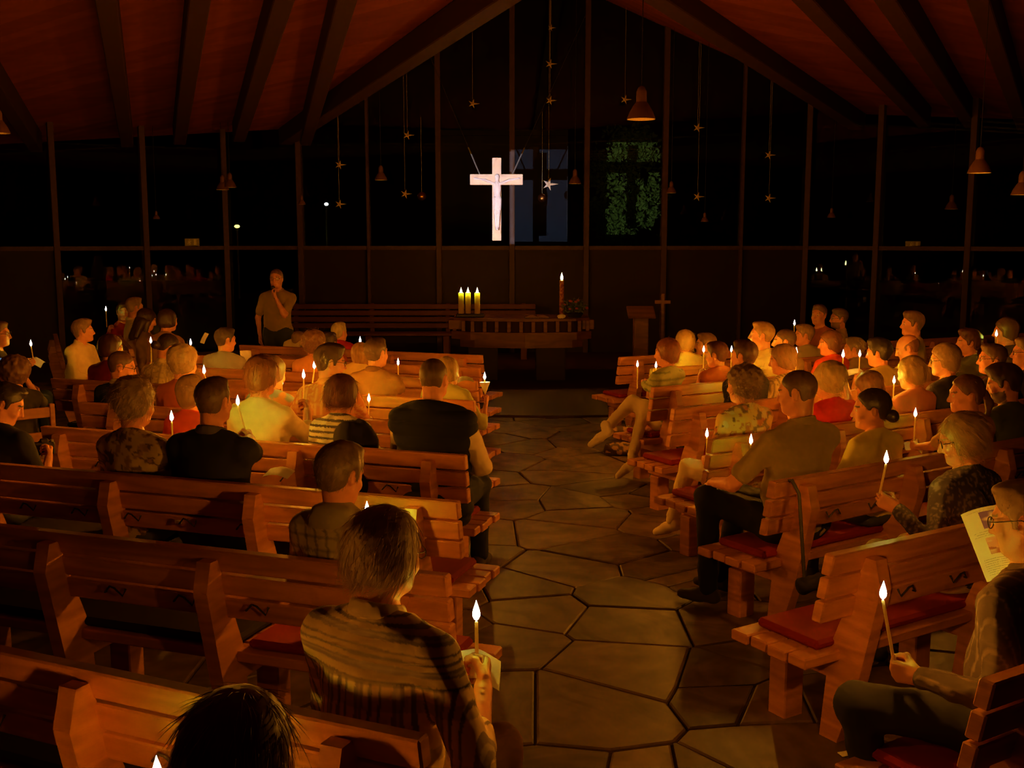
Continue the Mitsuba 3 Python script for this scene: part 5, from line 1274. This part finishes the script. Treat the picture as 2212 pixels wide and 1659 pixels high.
# -- right block
R2n = ROWS['R2'].n
def knee(rw, px, py, o, z=None): return at_plane(px, py, V(*(ROWS[rw].A + ROWS[rw].n * o), 0), V(*ROWS[rw].n, 0))
P('R2', 1440, 762, 'person with auburn hair in a green shawl, one leg stretched into the aisle', ho=0.24, hip=0.24, fem=1, hair=('mid', AUBURN), top=stripes(2, [(0.0, 0.25, (0.17, 0.19, 0.08))], 0.07, (0.32, 0.32, 0.14)), sleeve='long', hy=18, hp=4, turn=14, trousers=(0.66, 0.52, 0.28), det=1, hairs=1500, shoe=(0.62, 0.50, 0.32),
  legs={'L': (at_y(1366, 868, 8.95), at_y(1308, 926, 8.75)), 'R': (at_y(1392, 878, 8.90), at_y(1366, 990, 8.6))},
  c=(1417, 795, 0.85, 0.20, (0, 0, 1), None, 'lit candle close in front of the woman in the green shawl', 'R'),
  c2=(1377, 793, 0.95, 0.20, (0, 0, 1), None, 'leftmost lit candle of the right block, before the foremost pew end', 'L'))
P('R1b', 1478, 738, 'person with smooth blond bob in a pale yellow top, second right pew', ho=0.24, fem=1, hair=('bob', (0.46, 0.26, 0.09)), top=(0.74, 0.52, 0.18), sleeve='short', hy=4, det=1, hairs=1200,
  **{})
P('R1b', 1524, 744, 'person whose face shows left of the orange shirt, half hidden', ho=0.26, w=0.85, hair=('short', BROWN), top=(0.5, 0.3, 0.1), hy=50, det=0)
P('R2', 1548, 766, 'person with short dark reddish hair in an orange shirt', ho=0.26, hair=('short', (0.12, 0.04, 0.02)), top=(0.74, 0.22, 0.07), sleeve='short', w=1.05, hy=20, hp=6, det=1, hairs=900,
  c=(1520, 761, 0.58, 0.20, (0, 0, 1), None, 'lit candle left of the dark head above the orange shirt', 'L'))
P('R3', 1607, 768, 'person with dark hair in a black top, seen from behind, on the right', ho=0.24, hair=('short', (0.09, 0.04, 0.025)), top=BLACK, sleeve='long', w=1.0, hy=14, det=1, hairs=900,
  c=(1598, 862, 0.72, 0.18, (0, 0, 1), None, 'candle hidden before the person in the black top on the right', 'L'))
P('R2', 1645, 724, 'person with fair short hair looking left, white shirt, above the dark heads', ho=0.26, w=0.9, hair=('short', (0.44, 0.24, 0.09)), top=(0.76, 0.56, 0.22), sleeve='short', hy=42, hp=-4, det=1, hairs=700,
  c=(1580, 761, 0.52, 0.20, (0, 0, 1), None, 'lit candle between the two dark heads on the right pews', 'L'))
P('R2', 1694, 738, 'person with dark cropped hair turned left, behind the bright candle', ho=0.26, w=0.9, hair=('crop', (0.09, 0.045, 0.025)), top=(0.40, 0.24, 0.10), hy=45, det=1)
P('R3', 1690, 777, 'person with light brown hair in a striped collar, head bowed left', ho=0.28, w=0.92, fem=1, hair=('mid', (0.36, 0.19, 0.08)), top=stripes(0, [(0, 0.3, (0.2, 0.12, 0.06))], 0.03, (0.62, 0.44, 0.2)), hy=38, hp=10, det=1, hairs=700,
  c=(1720, 766, 0.52, 0.20, (0, 0, 1), None, 'lit candle right of the bowed light brown head', 'R'))
P('R1b', 1737, 724, 'person with grey hair in a grey top, looking left at a candle', ho=0.26, hair=('short', (0.34, 0.20, 0.10)), top=(0.36, 0.28, 0.18), hy=48, hp=4, det=0,
  c=(1716, 703, 0.55, 0.20, (0, 0, 1), ('sheet', 0.10, 0.05, 0.05), 'highest lit candle of the right block, with a paper guard', 'L'))
P('R4', 1605, 832, 'person with dark curly hair in a flowered yellow blouse and white trousers', ho=0.24, hip=0.22, fem=1, w=1.06, hair=('curly', (0.20, 0.12, 0.05)), top=blotch((0.76, 0.56, 0.20), [((0.20, 0.15, 0.10), 0.56), ((0.55, 0.22, 0.08), 0.62), ((0.80, 0.72, 0.5), 0.64)], 17), sleeve='half', trousers=(0.70, 0.55, 0.30), shoe=(0.66, 0.52, 0.32), hy=20, hp=6, det=2, hairs=3000,
  legs={'L': (at_y(1487, 1010, 6.95), at_y(1453, 1122, 7.0)), 'R': (at_y(1545, 1000, 7.0), at_y(1520, 1120, 7.1))},
  c=(1527, 945, 0.46, 0.18, (0, 0, 1), None, 'lit candle at the pew end beside the woman in the flowered blouse', 'L'))
P('R5', 1722, 848, 'heavily built person with dark hair in an olive short-sleeved shirt', ho=0.27, hip=0.24, w=1.25, hair=('crop', (0.11, 0.055, 0.03)), top=(0.24, 0.175, 0.06), sleeve='short', collar=True, trousers=BLACK, hy=24, hp=8, det=2, hairs=3000, detail_hands=True,
  legs={'L': (at_y(1530, 1075, 5.75), at_y(1530, 1270, 5.75)), 'R': (at_y(1600, 1075, 5.9), at_y(1560, 1245, 6.0))}, hands={'L': (at_y(1540, 1042, 5.75), 'rest', None)},
  c=(1622, 960, 0.74, 0.16, (0, 0, 1), None, 'lit candle glowing behind the arm of the man in the olive shirt', 'R'))
P('R5', 1882, 884, 'person with dark hair in a low bun and a yellow-green T-shirt, looking left', ho=0.26, fem=1, hair=('bun', (0.035, 0.02, 0.014)), top=(0.66, 0.54, 0.12), sleeve='short', hy=42, hp=4, w=0.98, det=2, hairs=2000)
P('R4', 1790, 824, 'person with thin blond-white hair in a red shirt', ho=0.25, hair=('fluffy', (0.62, 0.42, 0.16)), top=(0.62, 0.03, 0.016), sleeve='short', hy=10, hp=8, det=1, hairs=1800, w=0.95,
  c=(1821, 773, 0.62, 0.20, (0, 0, 1), None, 'lit candle in front of the bright red shirt', 'R'))
P('R4', 1968, 806, 'person with smooth blond hair in a pink shirt', ho=0.26, fem=1, hair=('mid', (0.50, 0.30, 0.11)), top=(0.72, 0.26, 0.17), sleeve='short', hy=6, hp=12, det=1, hairs=1500,
  c=(1931, 829, 0.62, 0.20, (0, 0, 1), None, 'right one of the pair of lit candles left of the pink shirt', 'L'))
P('R4', 2040, 778, 'person with wavy grey-blond hair and glasses in a navy top, looking left', ho=0.28, fem=1, hair=('mid', (0.34, 0.20, 0.09)), top=(0.022, 0.018, 0.026), sleeve='long', glasses=True, hy=45, hp=6, det=1, hairs=1200)
P('R3', 1898, 762, 'person with black hair in an olive shirt, holding a candle at the right', ho=0.26, hair=('thick', (0.028, 0.018, 0.012)), top=(0.50, 0.34, 0.09), sleeve='short', w=1.1, hy=20, hp=6, det=1, hairs=700,
  c=(1857, 771, 0.45, 0.19, (0, 0, 1), ('sheet', 0.12, 0.09, 0.05), 'lit candle on a wide paper guard left of the black-haired head', 'L'))
P('R2', 1845, 754, 'person hidden behind the paper guard, grey-brown hair', ho=0.26, w=0.85, hair=('short', (0.22, 0.14, 0.07)), top=(0.25, 0.16, 0.07), hy=30, det=0)
P('R2', 1792, 742, 'person with brown hair in a bright red shirt, in profile facing left', ho=0.26, fem=1, hair=('mid', (0.17, 0.065, 0.03)), top=(0.76, 0.075, 0.02), sleeve='short', hy=55, hp=4, det=1, hairs=800)
P('R1', 1769, 680, 'person with orange-lit face turned towards the camera, left of the two at the back', ho=0.24, hair=('short', (0.16, 0.08, 0.04)), top=(0.34, 0.10, 0.05), turn=100, hy=10, hp=0, det=0)
P('R1', 1812, 688, 'person with glasses and beard turned left, right of the two at the back', ho=0.24, hair=('short', (0.16, 0.09, 0.05)), top=(0.56, 0.36, 0.12), sleeve='long', turn=45, hy=20, glasses=True, beard=(0.25, 0.13, 0.06), det=0)
P('R2', 1970, 700, 'person with blurred reddish face and a pale shirt, tallest at the far right', ho=0.26, hair=('thick', (0.17, 0.085, 0.04)), top=(0.62, 0.42, 0.15), sleeve='long', turn=30, hy=25, w=1.1, det=0)
P('R3', 1960, 752, 'person with thin reddish hair bowed over, below the tallest man at the far right', ho=0.32, hair=('bald', (0.26, 0.10, 0.05)), top=(0.62, 0.40, 0.14), hy=40, hp=20, det=1)
P('R3', 2092, 740, 'person with short dark hair in a green top, face turned left, right block', ho=0.26, hair=('thick', (0.13, 0.05, 0.03)), top=(0.12, 0.12, 0.05), sleeve='long', hy=48, hp=0, det=1, hairs=700)
P('R3', 2172, 716, 'person with dark hair holding a candle before the face, far right', ho=0.28, fem=1, hair=('mid', (0.10, 0.05, 0.025)), top=(0.035, 0.025, 0.02), sleeve='long', hy=40, hp=4, det=0,
  c=(2152, 727, 0.14, 0.18, (0.02, 0, 1), None, 'lit candle before the face of the dark-haired woman at the far right', 'L'))
P('R4', 2143, 776, 'person with dark hair and glasses in profile, above the bearded man', ho=0.28, hair=('short', (0.14, 0.07, 0.03)), top=(0.05, 0.035, 0.02), glasses=True, hy=50, det=1, hairs=500)
P('R4', 2216, 762, 'person with glasses cut by the right picture edge', ho=0.28, hair=('short', (0.30, 0.18, 0.08)), top=(0.05, 0.04, 0.03), glasses=True, hy=45, det=1)
P('R5', 2086, 852, 'person with brown hair tied back, in profile facing left, behind the woman with glasses', ho=0.30, fem=1, hair=('tail', (0.20, 0.085, 0.04)), top=(0.50, 0.28, 0.10), sleeve='short', hy=52, hp=4, det=1, hairs=1500,
  c=(1977, 901, 0.72, 0.22, (0, 0, 1), ('sheet', 0.19, 0.05, 0.05), 'tall lit candle with a paper guard between the bun and the woman with glasses', 'L'))
P('R5', 2168, 828, 'person with dark hair and beard in a dark green shirt at the right edge', ho=0.28, hair=('thick', (0.07, 0.03, 0.018)), top=(0.085, 0.095, 0.035), sleeve='long', w=1.15, hy=30, hp=16, beard=(0.06, 0.03, 0.02), det=1, hairs=1500)
P('R4', 1878, 838, 'person mostly hidden behind the bun, holding one of a pair of candles', ho=0.34, w=0.9, fem=1, hair=('mid', (0.26, 0.12, 0.05)), top=(0.58, 0.38, 0.12), hy=10, hp=24, det=1,
  c=(1903, 828, 0.42, 0.2, (0, 0, 1), None, 'left one of the pair of lit candles left of the pink shirt', 'R'))
def knit(p, u):
    c = np.tile(V(0.040, 0.036, 0.050), (len(p), 1)); nn = meshkit.noise(u * [90, 90, 60], 5); c[nn > 0.62] = (0.15, 0.13, 0.14); return c
q = P('R6', 2078, 948, 'person with grey-blond bobbed hair and glasses in a dark speckled sweater, holding a candle', ho=0.30, hip=0.26, fem=1, w=1.02, hair=('bob', (0.46, 0.28, 0.11)), top=knit, sleeve='long', glasses=True, hy=46, hp=16, trousers=(0.60, 0.48, 0.28), det=2, hairs=4500, detail_hands=True,
  c=(1914, 1002, 0.42, 0.185, (0.16, 0, 1), None, 'lit candle held out by the woman with glasses in the speckled sweater', 'L'))
k = thing('shoulder_bag', 'thin dark shoulder strap and bag on the woman in the speckled sweater', 'bag')
b_ = q['tp']
part(k, 'strap', mikit.ply(tube([b_(-0.06, 0.115, 0.30), b_(-0.095, 0.07, 0.46), b_(-0.09, -0.02, 0.510), b_(-0.02, -0.115, 0.43), b_(0.07, -0.14, 0.28), b_(0.18, -0.13, 0.06)], 0.008, 6), 'black_iron', smooth=True))
v, f = mesh_of([Cap(b_(0.21, -0.10, 0.02), b_(0.24, 0.02, 0.0), 0.055, 0.055), Cap(b_(0.21, -0.10, -0.06), b_(0.24, 0.02, -0.08), 0.06, 0.06)], 0.012)
part(k, 'pouch', mikit.ply((v, f), 'black_iron', smooth=True))
def pin(p, u):
    c = np.tile(V(0.055, 0.040, 0.036), (len(p), 1)); c[(u[:, 0] / 0.034 % 1) < 0.16] = (0.16, 0.12, 0.10); c[(u[:, 2] / 0.05 % 1) < 0.12] *= 1.5; return c
r7 = ROWS['R7']
lp0 = at_y(2075, 1112, 3.48); lp1 = at_y(2190, 1086, 3.34); lp2 = at_y(2132, 1258, 3.32)
q = P('R7', 2218, 1122, 'person with short grey hair and glasses reading a leaflet at the right edge', ho=0.24, hip=0.24, w=1.12, hair=('short', (0.34, 0.22, 0.12)), top=pin, sleeve='long', collar=True, glasses=True, hy=10, hp=12, trousers=(0.02, 0.02, 0.028), det=2, hairs=4000, detail_hands=True, turn=8,
  legs={'L': (at_y(1850, 1520, 3.25), at_y(1900, 1760, 3.25)), 'R': (at_y(1990, 1560, 3.35), at_y(2030, 1800, 3.4))},
  hands={'R': (lp2 + V(0.06, -0.02, -0.03), 'grip', unit(lp1 - lp2))},
  c=(1907, 1296, 0.46, 0.25, (-0.22, 0.0, 1), None, 'long lit candle held by the grey-haired man at the right edge', 'L'))
def leaflet(p, n, uv):
    u, v = uv.x, uv.y
    base = mi.Color3f(0.86, 0.82, 0.72)
    ln = dr.select((dr.abs(v * 34 - dr.floor(v * 34) - 0.5) < 0.16) & (u > 0.12) & (u < 0.80 + 0.12 * cell_rand(dr.floor(v * 34))) & (noise(u * 60, dr.floor(v * 34) * 3.7) > 0.32), 0.62, 1.0)
    blocks = ((v > 0.05) & (v < 0.30)) | ((v > 0.60) & (v < 0.68)) | ((v > 0.955) & (v < 0.98))
    c = base * dr.select(blocks, ln, 1.0)
    p1 = (u > 0.34) & (u < 0.93) & (v > 0.34) & (v < 0.57)
    a, b = (u - 0.34) / 0.59, (v - 0.34) / 0.23
    mount = b > 0.30 + 0.22 * dr.abs(a - 0.35) + 0.08 * noise(a * 9, b * 3)
    pic1 = mix(dr.select(mount, 1.0, 0.0) * mi.Color3f(0.74, 0.38, 0.36) + dr.select(mount, 0.0, 1.0) * mi.Color3f(0.42, 0.13, 0.12), (0.85, 0.66, 0.62), dr.clip((noise(a * 7, b * 9) - 0.5) * 1.6, 0, 1))
    p2 = (u > 0.40) & (u < 0.93) & (v > 0.70) & (v < 0.94)
    a2, b2 = (u - 0.66) / 0.27, (v - 0.82) / 0.12
    rr = dr.sqrt(a2 * a2 + b2 * b2); th = dr.atan2(b2, a2)
    pic2 = mix((0.80, 0.74, 0.70), (0.16, 0.12, 0.55), smoothstep(0.25, 0.85, rr * (1.0 + 0.25 * dr.cos(th * 5 + 0.6))))
    return dr.select(p1, pic1, dr.select(p2, pic2, c))
scene['leaflet_print'] = two({'type': 'diffuse', 'reflectance': mikit.proc(leaflet)})
k = flat_paper('leaflet with printed text and two pictures, a mountain and a star', lp0, lp1 - lp0, lp2 - lp0, curl=-0.03, mat='leaflet_print', name='leaflet')
# small things lying about
r_ = ROWS['L7']; pz = at_plane(385, 1127, V(*(r_.A + r_.n * 0.034), 0), V(*r_.n, 0)); yo = -(pz[2] - BACK_Z) * math.tan(LEAN) - 0.001
pz = at_plane(385, 1127, V(*(r_.A + r_.n * yo), 0), V(*r_.n, 0))
k = thing('paper_label', 'small white paper label stuck on the back of a left pew', 'label')
scene[k] = mikit.ply(xf(box(0.040, 0.003, 0.018), frame(pz, [*(-r_.e), 0], [*r_.n, 0])), 'paper')
for px, py, lab, a in ((1826, 1629, 'small white paper slip on the floor beside the red cushion', 0.3),):
    p = at_z(px, py, 0.012); k = thing('paper_slip', lab, 'paper')
    scene[k] = mikit.ply(box(0.05, 0.035, 0.003, tuple(p + V(0, 0, 0.002)), rz=a), 'paper')
k = thing('shopping_bag', 'dark patterned bag standing on the floor at the pew end, below the stretched leg', 'bag')
p = at_z(1338, 985, 0.0)
v, f = mesh_of([Cap((-0.08, 0, 0.07), (0.08, 0, 0.07), 0.065, 0.065, 0.05), Cap((-0.09, 0, 0.24), (0.09, 0, 0.24), 0.05, 0.05, 0.06)], 0.012)
n = vnormals(v, f); v = v + n * ((meshkit.noise(v * 22, 3) - 0.5) * 0.02)[:, None]; v[:, 2] -= v[:, 2].min()
cc = np.tile(V(0.06, 0.035, 0.02), (len(v), 1)); cc[meshkit.fbm(v * 22, 2, 4) > 0.55] = (0.35, 0.20, 0.09)
part(k, 'body', mikit.ply((v + p, f), 'cloth', smooth=True, color=cc))
for sg in (-0.025, 0.025): part(k, 'handle', mikit.ply(tube([p + V(-0.06, sg, 0.27), p + V(-0.04, sg, 0.35), p + V(0.04, sg, 0.35), p + V(0.06, sg, 0.27)], 0.006, 6), 'black_iron', smooth=True))
k = thing('handbag', 'dark handbag hanging at the pew end beside the heavy man in the olive shirt', 'bag')
r5 = ROWS['R5']; p = V(*(r5.A - r5.e * 0.0 + r5.n * 0.0), 0) + V(*(r5.e * 0.10 - r5.n * 0.16), 0)
v, f = mesh_of([Cap((-0.07, 0, 0.16), (0.07, 0, 0.16), 0.055, 0.055, 0.05), Cap((-0.06, 0, 0.36), (0.06, 0, 0.36), 0.04, 0.04, 0.06)], 0.012)
v = v @ rotz(r5.yaw).T; n = vnormals(v, f); v = v + n * ((meshkit.noise(v * 20, 6) - 0.5) * 0.02)[:, None]
part(k, 'body', mikit.ply((v + p, f), 'cloth', smooth=True, color=np.tile(V(0.018, 0.015, 0.018), (len(v), 1))))
hk = V(*(r5.A + r5.e * 0.10 - r5.n * 0.012), BACK_Z + 0.004)
part(k, 'strap', mikit.ply(tube([p + V(*(r5.e * -0.05), 0.40), hk - V(*(r5.n * 0.05), 0.06), hk, hk + V(*(r5.n * 0.02), -0.01)], 0.009, 6), 'black_iron', smooth=True))
if os.environ.get('SCENE_DEBUG'):
    for q in PEOPLE: print(q['key'], q.get('row'), 's=%.2f lean=%.0f head=%s reach=%.2f' % (q['s'], q['lean'], np.round(q['head'], 2), q.get('reach', -1)), labels[q['key']]['label'][:50])
    for kk, F in CANDLES: print(kk, np.round(F, 2), labels[kk]['label'])
